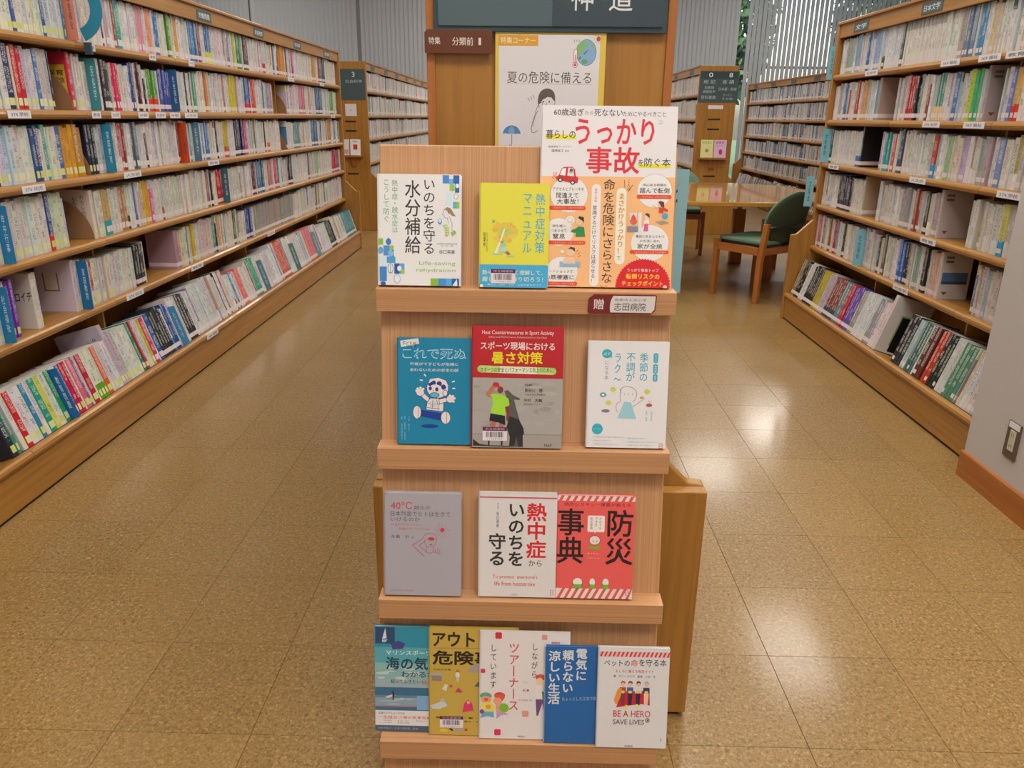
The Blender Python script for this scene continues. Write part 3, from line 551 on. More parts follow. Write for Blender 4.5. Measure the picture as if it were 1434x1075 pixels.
for b_ in sel:
    m_ = MB(); book_geom(m_, b_, True); o = m_.build('book', SPINE, fix=False); o.matrix_world = b_['M']; t_, d, h = b_['t'], b_['d'], b_['h']
    p_ = MB().box(-d+.004, -.0022, -t_/2+.0014, t_/2-.0014, .003, h-.003, 'e6e0d0').build('page_block', PRINT, o, fix=False)
    c_ = MB().box(-.0001, .0003, -t_/2+min(.0035, t_*.22), t_/2-min(.0035, t_*.22), .013, .031 if b_['case'] == 'right' else .038, b_['lab'] if b_['case'] == 'left' or b_['row'] != 'F' or b_['seed'] % 3 == 0 else b_['col']).build('call_label', PRINT, o, fix=False)
    if b_.get('note'):
        N_ = b_['note']; A_ = Art((0, 0, 100, 140), d, h, .00002); lc = b_['case'] == 'left'
        if N_ == 'FILE':
            for a_ in ((18, 34, 22, 84), (56, 34, 60, 84), (18, 80, 60, 84)): A_.r('8a7456', *a_)
            A_.r('d4ccc8', 22, 34, 56, 80)
        elif N_.startswith('PHOTO'):
            for yy in (12, 24): A_.r('6c6868', 12, yy, 38, yy+7)
            if N_ == 'PHOTO': A_.r('5878a0', 8, 60, 92, 95).r('3c5068', 8, 86, 92, 95)
            A_.poly('8c3c3c', [(14, 118), (34, 118), (24, 128)])
        elif N_ == 'BLACK': A_.r('88a060', 30, 42, 92, 120).r('141416', 34, 46, 96, 135)
        elif N_[0] == '保': A_.r('d8b040', 4, 30, 92, 136).T('3c2c20', N_[:2], 44, 42, 88, 56, .02).T('3c2c20', N_[2:], 12, 60, 88, 74, .02)
        elif len(N_) > 4 and b_['row'] == 'F': A_.T('3c3438', '時', 36, 36, 58, 58, .01).T('c03c4c', '女性', 62, 28, 72, 56, .02, v=True).T('3c3438', '仕事の使い方', 76, 24, 86, 96, .01, v=True).e('c86470', 74, 116, 14, 10).e('c8bcc4', 74, 116, 10, 7).e('c86470', 70, 100, 9, 7).e('c8bcc4', 70, 100, 6, 5)
        elif len(N_) > 4: A_.T('403c38', N_, 70, 14, 82, 100, .01, v=True).T('403c38', 'ものがたり', 48, 20, 58, 80, .01, v=True)
        else: A_.T('2c2824', N_, 38, 50, 97, 74, .02, skew=6).e('b05848', 14, 104, 3, 3)
        for n_, q in A_.parts.items():
            q.v = [((v[0]-d, -t_/2-.0001+v[1], v[2]) if lc else (-v[0], t_/2+.0001-v[1], v[2])) for v in q.v]; q.build('cover_print', PRINT, o, fix=False)
    th = 'slim' if t_ < .013 else 'thick' if t_ > .027 else 'mid-width'
    side = 'left photo edge' if b_['case'] == 'left' else 'the near end'
    tag(o, '%s %s book, %s from %s, %s shelf, %s bookcase' % (th, cname(b_['col']), nth(b_['ord']), side, rowname[b_['row']], b_['case']), 'book', 'books shelved spine out in the %s bookcase' % b_['case'])
# dividers and bookends
cntd = {}
for e_ in EXTRA:
    case, row, kind, xs, s, y, z, tilt = e_[:8]; k = cntd.get((case, row, kind), 0); cntd[(case, row, kind)] = k+1
    Mx = Matrix.Translation((xs, y, z+.0005)) @ Matrix.Rotation(PI if s > 0 else 0, 4, 'Z') @ Matrix.Rotation(-tilt, 4, 'Y')
    if kind == 'divider':
        c = e_[8]; pr = .034 if case == 'left' else .045
        m_ = MB().prism([(-.1, 0), (pr-.004, 0), (pr, .004), (pr, .196), (pr-.004, .2), (-.1, .2)], -.0018, .0018, 'y', c); o = m_.build('index_divider', PRINT)
        o.matrix_world = Mx
        A_ = Art((0, 0, 10, 60), pr+.0, .204); A_.t('d8ecf4' if int(c[:2], 16) < 110 or row == 'F' else '2c4c60', R.choice(['社会福祉', '教育問題', '民俗学', '家庭教育', '学校教育', '年中行事']), 3.2, 10, 6.8, 48, .0, v=True)
        q = A_.parts['illustration']; fl_ = 1 if s < 0 else -1
        q.v = [((v[0] if fl_ > 0 else pr-v[0]), (-.0022+v[1])*fl_, v[2]) for v in q.v]; q.build('lettering', PRINT, o, fix=False)
        tag(o, '%s index divider jutting out of %s shelf, %s bookcase, %s from near end' % (cname(c), rowname[row], case, nth(k)), 'divider', 'index dividers')
    else:
        pts = [(-.16, 0), (-.004, 0)]+[(-.16+.156*math.cos(math.radians(a)), .165*math.sin(math.radians(a))) for a in range(8, 91, 10)]+[(-.16, .165)]
        m_ = MB().prism(pts, -.0012, .0012, 'y', '9a7452').box(-.16, -.01, -.004, -.0012, 0, .0012, '9a7452'); o = m_.build('bookend', PRINT); o.matrix_world = Mx
        tag(o, 'brown rounded bookend in a gap on %s shelf, %s bookcase, %s from near end' % (rowname[row], case, nth(k)), 'bookend', 'brown bookends')
# shelf labels, cornice signs, end-panel signs
for (C_, ox, oy, xb, s, items) in ((LC, lox, loy, -1.665, -1, LLAB), (RC, rox, roy, 1.735, 1, RLAB)):
    for row, y, w_ in items:
        plate(C_, xb+s*DK-ox if row != 'F' else xb-ox, s, y-oy, (ZT[row]-.017) if row != 'F' else .160, w_, .026, LABELM, 'shelf_label', R.choice(['人生訓', '社会学', '教育', '369 福祉', '374 学校', '376 幼児']) if w_ > .05 else None, ink='707078')
WORDS = ['社会福祉', '教育・学校', '社会問題', '労働問題', '家庭教育', '民俗学', '法律']
for i in range(lnb):
    if lnb-1-i < 7: plate(LC, -1.665-(DK+.008)-lox, -1, 1.47+(i+.5)*lbl-loy, 1.778, .2, .05, SIGNM, 'sign_plate', WORDS[i % 7])
for i in range(rnb): plate(RC, 1.735+DK+.008-rox, 1, 5.18-(i+.42)*rbl-roy, 1.778, .2, .05, SIGNM, 'sign_plate', ['文学', '日本文学', '全集'][i % 3])
for i in range(fnb): plate(FL, -1.665-(DK+.008)-flx, -1, 9.1+(i+.5)*fbl-fly, 1.778, .22, .05, SIGNM, 'sign_plate')
for i in range(frnb): plate(FR, 1.735+DK+.008-frx, 1, 9.15+(i+.5)*frbl-fry, 1.778, .22, .05, SIGNM, 'sign_plate')
for i in range(fwnb): plate(FW, 3.52+DK+.008-fwx, 1, 8.3+(i+.5)*fwbl-fwy, 1.778, .22, .05, SIGNM, 'sign_plate')
def front_plate(name, parent, ox, oy, x0, x1, y, z0, z1, m, fn=None, th=.003, art=(0, 0, 100, 100), bevel=0, **kw):
    """plate facing the camera (towards -y) at plane y"""
    o = box(name, m, x0-ox, x1-ox, y-th-oy, y-oy, z0, z1, parent, bevel=bevel)
    if fn:
        A_ = Art(art, x1-x0, z1-z0, .0003); fn(A_)
        for n_, q in A_.parts.items():
            q.v = [(v[0]+x0-ox, v[1]+y-th-.0002-oy, v[2]+z0) for v in q.v]; q.build('lettering', PRINT, o, fix=False)
    return o
def s3(A_): A_.t('e4ecec', '3', 56, 9, 66, 26, .02).t('b8c8cc', '社会科学', 33, 34, 90, 45, .01)
front_plate('sign_plate', FL, flx, fly, -2.135, -1.81, 9.1, 1.432, 1.75, SIGNM, s3)
front_plate('paper_notice', FL, flx, fly, -2.045, -1.92, 9.1, 1.262, 1.39, LABELM, lambda A_: A_.t('c85848', '本', 42, 40, 56, 60))
for C_, ox, oy, x0, x1, y, zs in ((FL, flx, fly, -2.055, -1.93, 9.1, (1.205, 1.105, .64)), (FR, frx, fry, 1.995, 2.13, 9.15, (1.272, 1.167, .66))):
    for z in zs: front_plate('rail_slot', C_, ox, oy, x0, x1, y, z-.008, z+.008, DARK, th=.002)
def s08(A_):
    A_.r('35474c', 2, 2, 98, 24).t('e8ecec', '0', 22, 5, 33, 20, .02).t('e8ecec', '8', 74, 5, 84, 20, .02)
    A_.t('c8d4d4', '総 記', 10, 28, 40, 40).t('c8d4d4', '言 語', 58, 28, 88, 40).t('b8c8c8', '図書館', 14, 48, 38, 57).t('b8c8c8', '図書館学', 10, 61, 42, 70).t('b8c8c8', '百科事典', 6, 78, 44, 90).t('b8c8c8', '日本語・英語', 50, 52, 96, 62).t('b8c8c8', 'スペイン', 62, 72, 86, 80).t('b8c8c8', 'その他', 60, 84, 88, 92)
front_plate('sign_plate', FR, frx, fry, 1.87, 2.295, 9.15, 1.45, 1.772, SIGNM, s08)
front_plate('paper_notice', FR, frx, fry, 1.985, 2.15, 9.15, 1.38, 1.42, LABELM)
for C_, ox, oy, x0, x1, y, z0 in ((FL, flx, fly, -2.08, -1.87, 9.1, .845), (FR, frx, fry, 1.92, 2.23, 9.15, .865)):
    front_plate('leaflet_ledge', C_, ox, oy, x0, x1, y, z0-.02, z0, OAK['x'], th=.07)
    front_plate('ledge_bracket', C_, ox, oy, (x0+x1)/2-.03, (x0+x1)/2+.03, y, z0-.12, z0-.02, REDOAK['z'], th=.02)
def leaflet(x0, x1, y, z0, h, base, label, fn):
    o = empty('leaflet', ((x0+x1)/2, y, z0), label=label, cat='leaflet', group='leaflets on the end panel ledges')
    m_ = MB().prism([(-.012, 0), (-.004, 0), (.012, h), (.004, h)], -(x1-x0)/2, (x1-x0)/2, 'x', base); m_.build('sheet', PRINT, o)
    A_ = Art((0, 0, 100, 140), x1-x0, h, .0002); fn(A_)
    for n_, q in A_.parts.items(): q.v = [(v[0]-(x1-x0)/2, v[1]-.0125+.016*v[2]/h, v[2]) for v in q.v]; q.build('printing', PRINT, o, fix=False)
leaflet(-2.0, -1.885, 9.045, .846, .17, 'eceaea', 'white leaflet with a red square on the far left end panel', lambda A_: A_.r('d03828', 30, 45, 70, 90).t('606060', '展覧会', 25, 12, 75, 26))
leaflet(-2.1, -2.012, 9.045, .846, .17, 'e4dcdc', 'pale leaflet left of the red square one, partly hidden by the bookcase', lambda A_: A_.r('d8a0a0', 10, 90, 90, 130))
leaflet(1.93, 2.07, 9.095, .866, .19, 'e8e4a0', 'pale yellow leaflet on the ledge below the 0 and 8 sign', lambda A_: A_.t('787040', 'おはなし', 12, 12, 88, 30).e('b89050', 50, 85, 14))
leaflet(2.078, 2.215, 9.095, .866, .19, 'e8c0dc', 'pink leaflet with a magenta figure beside the yellow leaflet', lambda A_: A_.t('905070', '図書館', 12, 10, 80, 30).t('b070a0', 'だより', 12, 38, 70, 52).e('c83078', 55, 95, 14, 22))
# jutting teal half-ring marker, pale blue markers
tea = MB(); ocx, ocz, ro, ri = -1.83, 1.662, .130, .082
for i in range(10):
    a, b_ = [math.radians(-70+q*13.5) for q in (i, i+1)]
    tea.prism([(ocx+ro*math.cos(a), ocz+ro*math.sin(a)), (ocx+ro*math.cos(b_), ocz+ro*math.sin(b_)), (ocx+ri*math.cos(b_), ocz+ri*math.sin(b_)), (ocx+ri*math.cos(a), ocz+ri*math.sin(a))], 3.350, 3.354, 'y', '2a8cae')
o = tea.build('hanging_marker', PRINT); tag(o, 'teal half-ring marker plate jutting from the top shelf, left bookcase', 'shelf marker')
MB().box(-1.793, -1.765, 3.345, 3.356, 1.49, 1.535, '3c4c5c').build('clip', PRINT, o)
def marker(x0, x1, y, z0, z1, txt, label, c='86bccb'):
    o = tag(MB().box(x0, x1, y, y+.003, z0, z1, c).build('hanging_marker', PRINT), label, 'shelf marker')
    A_ = Art((0, 0, 10, 40), x1-x0, z1-z0); A_.t('34505c', txt, 3.4, 6, 6.6, 34, .0, v=True)
    q = A_.parts['illustration']; q.v = [(v[0]+x0, v[1]+y-.0002, v[2]+z0) for v in q.v]; q.build('lettering', PRINT, o, fix=False)
marker(1.832, 1.877, 5.168, 1.51, 1.70, '日本文学', 'pale blue-green marker plate at the far end of the top shelf, right bookcase')
marker(1.79, 1.84, 5.155, .745, .935, '文庫本', 'pale blue marker plate at the far end of the fourth shelf, right bookcase')
marker(.2455, .3, 1.49, .95, 1.182, '哲学', 'pale blue marker plate on the central bookcase behind the large red-titled book', '8cb8c2')
# central end panel: sign, plate, poster
cf = lambda *a, **k: front_plate(*a, **k)
for x0, x1 in ((-.1775, -.163), (.2315, .246)): cf('edge_strip', CC, ccx, ccy, x0, x1, 1.4395, .66, 1.828, REDOAK['z'], th=.004, bevel=.0015)
sg = empty('category_sign', (.033, 1.433, 1.41), label='slate sign with white characters at the top of the central end panel', cat='sign')
box('frame', mat('sign_frame', '2f4a54', .35)[0], -.196, .196, -.006, .004, -.004, .19, sg, bevel=.001)
box('left_panel', mat('sign_slate_light', '52686e', .38)[0], -.188, .0035, -.009, -.006, .005, .182, sg)
box('right_panel', mat('sign_slate_dark', '3a4a54', .38)[0], .004, .188, -.0095, -.006, .005, .182, sg)
A_ = Art((0, 0, 184, 182), .184, .182); A_.t('e6eaea', '神', 30, 117, 67, 158, .006).t('e6eaea', '道', 93, 117, 132, 158, .006).t('e6eaea', '宗教', 60, 40, 140, 78, .006)
q = A_.parts['illustration']; q.v = [(v[0]+.004, v[1]-.0097, v[2]+.005) for v in q.v]; q.build('lettering', PRINT, sg, fix=False)
bs = empty('brown_sign', (-.121, 1.425, 1.372), label='brown plate with white lettering jutting past the left edge of the central end panel', cat='sign')
MB().prism([(-.058, 0), (.054, -.001), (.0575, .003), (.0575, .034), (.055, .037), (-.053, .037), (-.058, .032)], 0, .003, 'y', '6a3c28').build('plate', PRINT, bs, bevel=.0004)
A_ = Art((0, 0, 300, 98), .1155, .037); A_.t('e8dcd4', '特集', 18, 32, 70, 62, .01).t('e8dcd4', '分類前', 122, 32, 215, 66, .012).t('e8dcd4', '1', 238, 34, 249, 64, .003).r('5a3020', 92, 2, 93.5, 96)
q = A_.parts['illustration']; q.v = [(v[0]-.058, v[1]-.0002, v[2]) for v in q.v]; q.build('lettering', PRINT, bs, fix=False)
po = empty('poster', (.035, 1.4305, 1.150), label='yellow-bordered paper poster about summer dangers on the central end panel', cat='poster')
MB().box(-.094, .094, 0, .0012, 0, .257, 'e8cc58').build('sheet', PRINT, po)
P = Art((50, 38, 1038, 1390), .188, .257)
P.r('e6e4e8', 82, 62, 985, 1370).r('e2a840', 78, 66, 432, 155)
P.T('f4e0b0', '特集コーナー', 96, 82, 408, 136, .02).T('55504c', '夏の危険に備える', 158, 366, 918, 466).l('d8a860', 3, [(150, 470), (925, 472)])
P.e('3f6c94', 865, 205, 90, 110).e('8cb4dc', 865, 205, 86, 106).poly('8cc084', [(770, 200), (778, 150), (815, 110), (850, 100), (872, 120), (870, 150), (845, 185), (815, 220), (795, 240), (780, 235)]).poly('8cc084', [(890, 112), (920, 130), (945, 175), (948, 190), (925, 175), (905, 150)])
P.poly('4c8c78', [(835, 215), (860, 195), (880, 178), (876, 190), (850, 222)]).poly('4c8c78', [(795, 260), (812, 235), (822, 240), (808, 265)]).e('6cac74', 850, 280, 28, 20)
P.r('c05858', 752, 178, 784, 300).r('f0eeee', 756, 182, 780, 300).e('c05858', 767, 308, 24).e('f0e0e0', 767, 308, 20).e('d05858', 767, 308, 12).r('d86868', 763, 225, 771, 300)
P.e('c85840', 968, 92, 18, 21)
for a in range(0, 360, 45): P.l('d89070', 4, [(968+26*math.cos(math.radians(a)), 92+28*math.sin(math.radians(a))), (968+40*math.cos(math.radians(a)), 92+42*math.sin(math.radians(a)))])
for k in range(3):
    P.l('909090', 4, [(748+k*20, 100-k*2), (758+k*20, 112-k*2), (756+k*20, 124-k*2)]); P.l('909090', 5, [(345+k*22, 590-k*12), (358+k*22, 602-k*12), (352+k*22, 616-k*12)][0:2]+[(362+k*22, 618-k*12)])
# head of the boy, arm
P.poly('6c5c5c', qcurve((442, 640), (430, 520), (520, 508), 8)+qcurve((520, 508), (605, 510), (596, 618), 8)+[(585, 615), (560, 582), (520, 590), (485, 600), (455, 640)])
P.poly('e6e4e8', [(452, 640), (482, 602), (510, 592), (525, 578), (560, 590), (588, 612), (592, 650), (560, 695), (480, 690)])
P.l('484444', 4, [(455, 640), (482, 602), (525, 578)]).l('484444', 4, qcurve((596, 615), (598, 640), (570, 690))).e('302c2c', 490, 622, 7).e('302c2c', 544, 622, 7).l('484444', 3, [(518, 630), (522, 648), (512, 650)]).e('c8b4b4', 520, 668, 20, 12).e('e6e4e8', 520, 668, 16, 8)
P.l('484444', 4, qcurve((442, 600), (440, 650), (455, 670))).l('484444', 4, qcurve((480, 628), (440, 620), (415, 740))).l('484444', 4, [(480, 628), (478, 690)]).l('484444', 4, qcurve((415, 740), (370, 850), (392, 890))).l('484444', 4, qcurve((392, 890), (420, 895), (440, 870))).l('484444', 4, qcurve((440, 700), (400, 780), (398, 840)))
P.poly('5c8cc8', qcurve((122, 905), (130, 840), (205, 828), 8)+qcurve((205, 828), (278, 840), (286, 905), 8)+[(260, 900), (232, 906), (204, 898), (176, 906), (150, 898)])
P.poly('7cacdc', [(204, 830), (176, 860), (170, 904), (204, 898), (232, 904), (228, 860)]).l('707888', 6, [(205, 900), (206, 985), (200, 1010), (188, 1014), (184, 1000)])
P.poly('7c8cb8', qcurve((626, 665), (640, 640), (670, 685), 6)+[(650, 680)])
for n_, q in P.parts.items(): q.v = [(v[0]-.094, v[1]-.0004, v[2]) for v in q.v]; q.build(n_, PRINT, po, fix=False)
# outlet on the pillar
ou = empty('wall_outlet', (1.668, 2.462, .185), label='brown metal wall outlet with a cream socket on the white wall', cat='outlet')
box('plate', mat('bronze_plate', '6e655c', .35, .5)[0], -.006, 0, -.035, .035, 0, .128, ou, bevel=.002)
box('socket', mat('socket_cream', 'c8c4ac', .4)[0], -.009, -.006, -.018, .012, .028, .10, ou, bevel=.001)
for z in (.045, .083):
    for y in (-.008, .002): box('slot', DARK, -.0093, -.009, y-.0008, y+.0008, z-.006, z+.006, ou)
box('name_tag', LABELM, -.008, -.006, -.03, .028, .106, .126, ou)

# ------------------------------------------------------------------ the display rack
SL = .1959; U_ = Vector((0, SL, 1)).normalized(); ANG = math.atan(SL)
def yf(z): return 1.163+SL*(z-1.02)          # front of the ledges
rk = empty('display_rack', (0, 1.1, 0), label='pale beech display rack with four book ledges in front of the oak end panel', cat='display rack')
BO = .034
pr = [(yf(.05)+BO-1.1, .05), (yf(.05)+BO+.016-1.1, .05), (yf(1.228)+BO+.016-1.1, 1.228), (yf(1.228)+BO-1.1, 1.228)]
bv = MB(); bv.add([(x, p[0], p[1]) for x in (-.2285, .2285) for p in pr], [(0, 1, 2, 3), (7, 6, 5, 4), (0, 4, 5, 1), (1, 5, 6, 2), (2, 6, 7, 3), (3, 7, 4, 0)]); bv.build('back_board', BEECH['z'], rk, bevel=.0015)
LEDZ = [1.020, .775, .529, .286, .075]
for z in LEDZ:
    y0 = yf(z)-1.1; yb = yf(z)+BO-1.1
    MB().prism([(y0, z-.036), (y0+.016, z-.036), (y0+.016, z-.016), (yb+.001, z-.016), (yb+.001, z), (y0, z)], -.2305, .2305, 'x').build('ledge', BEECH['x'], rk, bevel=.0012)
for x in (-.205, .175): MB().add([(xx, y, z) for xx in (x, x+.03) for y, z in ((yf(.0)+.04-1.1, 0), (yf(0)+.29-1.1, 0), (yf(0)+.29-1.1, .03), (yf(.05)+BO+.016-1.1, .06))], [(0, 1, 2, 3), (7, 6, 5, 4), (0, 4, 5, 1), (1, 5, 6, 2), (2, 6, 7, 3), (3, 7, 4, 0)]).build('foot', BEECH['y'], rk, bevel=.002)
# gift plate on the top ledge
gp = empty('gift_plate', (.1475, yf(1.02)-.0004, .986), label='white and maroon donor name plate on the top ledge of the display rack', cat='sign')
wd, hg = .1045, .0305
pts = [(-wd/2+.004, 0), (wd/2-.008, 0), (wd/2-.001, .006), (wd/2, hg-.002), (wd/2-.002, hg), (-wd/2+.009, hg), (-wd/2+.001, hg-.007), (-wd/2, .003)]
MB().prism(pts, -.0015, 0, 'y', '7c2a2c').build('plate', PRINT, gp)
A_ = Art((0, 0, 240, 68), wd, hg); A_.poly('e2dcdc', [(88, 4), (236, 4), (234, 50), (224, 62), (80, 62)]+qcurve((80, 62), (72, 30), (88, 4), 5)[1:-1])
A_.T('f0e4e4', '贈', 20, 16, 56, 52, .012).T('383436', '志田病院', 92, 28, 204, 56, .006).T('585456', '医療法人志心堂', 94, 13, 204, 22)
for n_, q in A_.parts.items(): q.v = [(v[0]-wd/2, v[1]-.0018, v[2]) for v in q.v]; q.build(n_, PRINT, gp, fix=False)
RACKB = {}
def rbook(label, x0, x1, row, h, th, box_, base, fn, dy=.0, lean=0, edge='e4e0dc', rot=0, spine=None, dz=0, ang=ANG, fr=None):
    """a book standing face out on ledge `row`; x0..x1 its left and right edges in metres"""
    z = LEDZ[row]+.0006+th*math.sin(ang)+dz; w_ = x1-x0; y = yf(z)+(.024-th+dy if fr is None else fr)
    o = empty('book', label=label, cat='book', group='books shown face out on the display rack')
    o.matrix_world = Matrix.Translation((x0, y, z)) @ Matrix.Rotation(-ang, 4, 'X') @ Matrix.Rotation(rot, 4, 'Y')
    cv = MB(); r_ = .0015
    cv.box(0, w_, 0, .0009, 0, h, base); cv.box(0, w_, th-.0009, th, 0, h, base)
    cv.box(-.0006, .0012, 0, th, 0, h, spine or base); cv.build('cover', PRINT, o)
    MB().box(.0014, w_-.002, .001, th-.001, .001, h-.002, edge).build('page_block', PRINT, o)
    A_ = Art(box_, w_, h); fn(A_)
    for n_, q in A_.parts.items(): q.v = [(v[0], v[1]-.0001, v[2]) for v in q.v]; q.build(n_, PRINT, o, fix=False)
    return o
def barcode(A_, x0, y0, x1, y1):
    o = A_.cur; A_.cur = 'barcode_label'; hh = y1-y0; ww = x1-x0
    A_.r('e4dce2', x0, y0, x1, y1).r('5a2448', x0, y0, x1, y0+hh*.28).t('c8a0b8', '市立図書館', x0+ww*.1, y0+hh*.06, x1-ww*.1, y0+hh*.22, .01)
    x = x0+ww*.12; q = random.Random(3)
    while x < x1-ww*.14: b_ = q.choice((.01, .018, .026))*ww; A_.r('302c30', x, y0+hh*.34, x+b_, y0+hh*.76); x += b_+q.choice((.012, .02, .03))*ww
    A_.t('403c40', '1 1 4 3 8 7 5 6', x0+ww*.2, y0+hh*.82, x1-ww*.2, y0+hh*.93); A_.cur = o
def tagmark(A_, x0, y0, x1, y1): A_.r('a83040', x0, y0, x1, y1).r('e8e4e4', x0+3, y0+4, x1-3, y1-4).T('a83040', '日', x0+6, y0+12, x1-6, y1-12)
def b1(A):
    A.T('3a3838', '水分補給', 275, 85, 415, 735, .012, v=True).T('3a3838', 'いのちを守る', 438, 82, 540, 735, .008, v=True)
    A.T('5aa37c', '熱中症・脱水症は', 162, 85, 214, 550, .0, v=True).T('5aa37c', 'こうして防ぐ', 88, 85, 140, 455, .0, v=True)
    A.T('9cc46c', 'Life-saving', 400, 800, 722, 846, .02).T('9cc46c', 'rehydration', 375, 866, 722, 906, .02).T('404040', '谷口英喜', 576, 698, 716, 734, .01)
    A.T('606060', '済生会横浜市東部病院患者支援', 556, 638, 736, 650).T('606060', 'センター長', 590, 656, 700, 668)
    for c, x0, y0, x1, y1 in (('4a8cd8', 607, 38, 663, 110), ('78b4ec', 663, 70, 700, 120), ('3068b8', 700, 38, 752, 110), ('3068b8', 715, 110, 752, 190), ('a0cc50', 668, 120, 712, 175), ('d0e8f4', 640, 180, 690, 300), ('58b4e8', 697, 270, 728, 328), ('98c848', 726, 270, 754, 328),
        ('8cc040', 40, 603, 82, 660), ('5494d8', 85, 665, 140, 755), ('a0c848', 138, 665, 176, 705), ('3060b0', 138, 705, 176, 765), ('d4e8f4', 48, 765, 113, 855), ('50a0d8', 113, 765, 190, 822), ('4088d0', 50, 855, 113, 985), ('2c5cac', 180, 825, 225, 918), ('60a8e4', 225, 825, 270, 918), ('a0c850', 240, 880, 270, 918), ('8cc040', 502, 955, 570, 1022), ('4a90d8', 570, 955, 660, 1022), ('2c60b0', 665, 955, 755, 1022), ('58b0e4', 640, 955, 690, 1022)): A.r(c, x0, y0, x1, y1)
    for cx, cy, c in ((130, 632, '3c7cc8'), (60, 710, '68a8e0'), (150, 735, '88c0ec')): A.e(c, cx, cy, 24, 30).poly(c, [(cx-16, cy-12), (cx, cy-40), (cx+16, cy-12)])
    A.e('e8eef0', 225, 870, 20, 24).e('e8eef0', 735, 130, 16, 20).e('4878b0', 147, 870, 25, 45).e('e8eef0', 147, 870, 20, 40).l('4878b0', 5, [(147, 840), (147, 915)]).e('88b0d8', 205, 965, 30, 40).e('e8eef0', 205, 965, 25, 35).e('8898b0', 724, 222, 20, 28).e('e8ecec', 724, 222, 16, 24)
    A.poly('e8f0f4', [(695, 1022), (735, 958), (740, 1022)]).e('2c5cac', 80, 1008, 24, 20)
    A.poly('a08468', [(622, 335), (650, 318), (680, 330), (700, 365), (724, 400), (690, 392), (668, 370), (660, 380), (648, 350)]).l('585450', 3, [(622, 335), (612, 370), (605, 385), (618, 395), (625, 410), (648, 415), (660, 460)])
    A.poly('b8d078', [(610, 480), (640, 470), (665, 500), (668, 560), (650, 578), (630, 575), (625, 520)]).poly('98c060', [(680, 540), (715, 525), (728, 550), (690, 578)]).l('585450', 3, [(665, 400), (690, 460), (690, 520), (725, 540)]).l('585450', 3, [(610, 480), (640, 510), (640, 580)]).e('6898c0', 584, 445, 18, 28).e('c8e0f0', 584, 438, 13, 18)
    for k in range(4): A.l('e8f0e0', 5, [(612, 495+k*20), (664, 492+k*20)])
rbook('white book with blue and green mosaic corners, top ledge of the rack at left', -.2274, -.1006, 0, .1668, .015, (37, 32, 768, 1022), 'e9e9ea', b1)
def b2(A):
    A.T('4aaec8', '熱中症対策', 572, 152, 664, 705, .012, v=True).T('4aaec8', 'マニュアル', 455, 158, 540, 705, .01, v=True)
    A.r('46acdc', 50, 822, 700, 1035)
    for k in range(33): A.e('46acdc', 58+k*19.5, 823, 8, 7)
    A.T('e0ecd0', '熱中症を正しく理解して、', 78, 870, 650, 915, .01).T('e0ecd0', '厳しい夏を乗り切ろう！', 78, 932, 655, 978, .01).T('c8e8f0', '●症状・原因・予防・応急処置のすべて', 130, 1000, 640, 1016)
    A.T('50683c', '稲葉裕', 85, 515, 108, 650, v=True).T('90a040', '医学博士監修', 115, 520, 128, 700, v=True)
    q = random.Random(5)
    for k in range(34): a = q.uniform(0, 6.28); r_ = q.uniform(.55, 1); A.e(q.choice(['e8c050', 'e4b450', 'd8cc58', 'ecc868']), 285+110*r_*math.cos(a), 510+88*r_*math.sin(a), 24, 20)
    for k in range(12): A.e(q.choice(['c8cc60', 'b8cc70']), 285+q.uniform(-60, 60), 510+q.uniform(-40, 40), 18, 14)
    A.poly('ecece0', [(278, 480), (292, 480), (262, 580), (215, 712), (188, 712), (240, 600)]).e('a8d0a8', 275, 640, 24, 34).e('b09888', 262, 606, 16, 14).poly('a8dce0', [(255, 650), (300, 655), (310, 700), (250, 700)]).poly('b86838', [(290, 700), (318, 690), (345, 718), (320, 732)]).e('a0d8e0', 215, 715, 50, 8).e('a8d8d8', 340, 735, 40, 8).e('80b890', 180, 414, 14)
    barcode(A, 160, 862, 392, 995); A.r('303030', 52, 1002, 94, 1034).r('e8e8e8', 56, 1006, 90, 1034)
rbook('yellow paperback with a blue band at the bottom, middle of the top ledge', -.0718, .0334, 0, .1562, .012, (50, 58, 702, 1035), 'e3dd48', b2, dy=-.005)
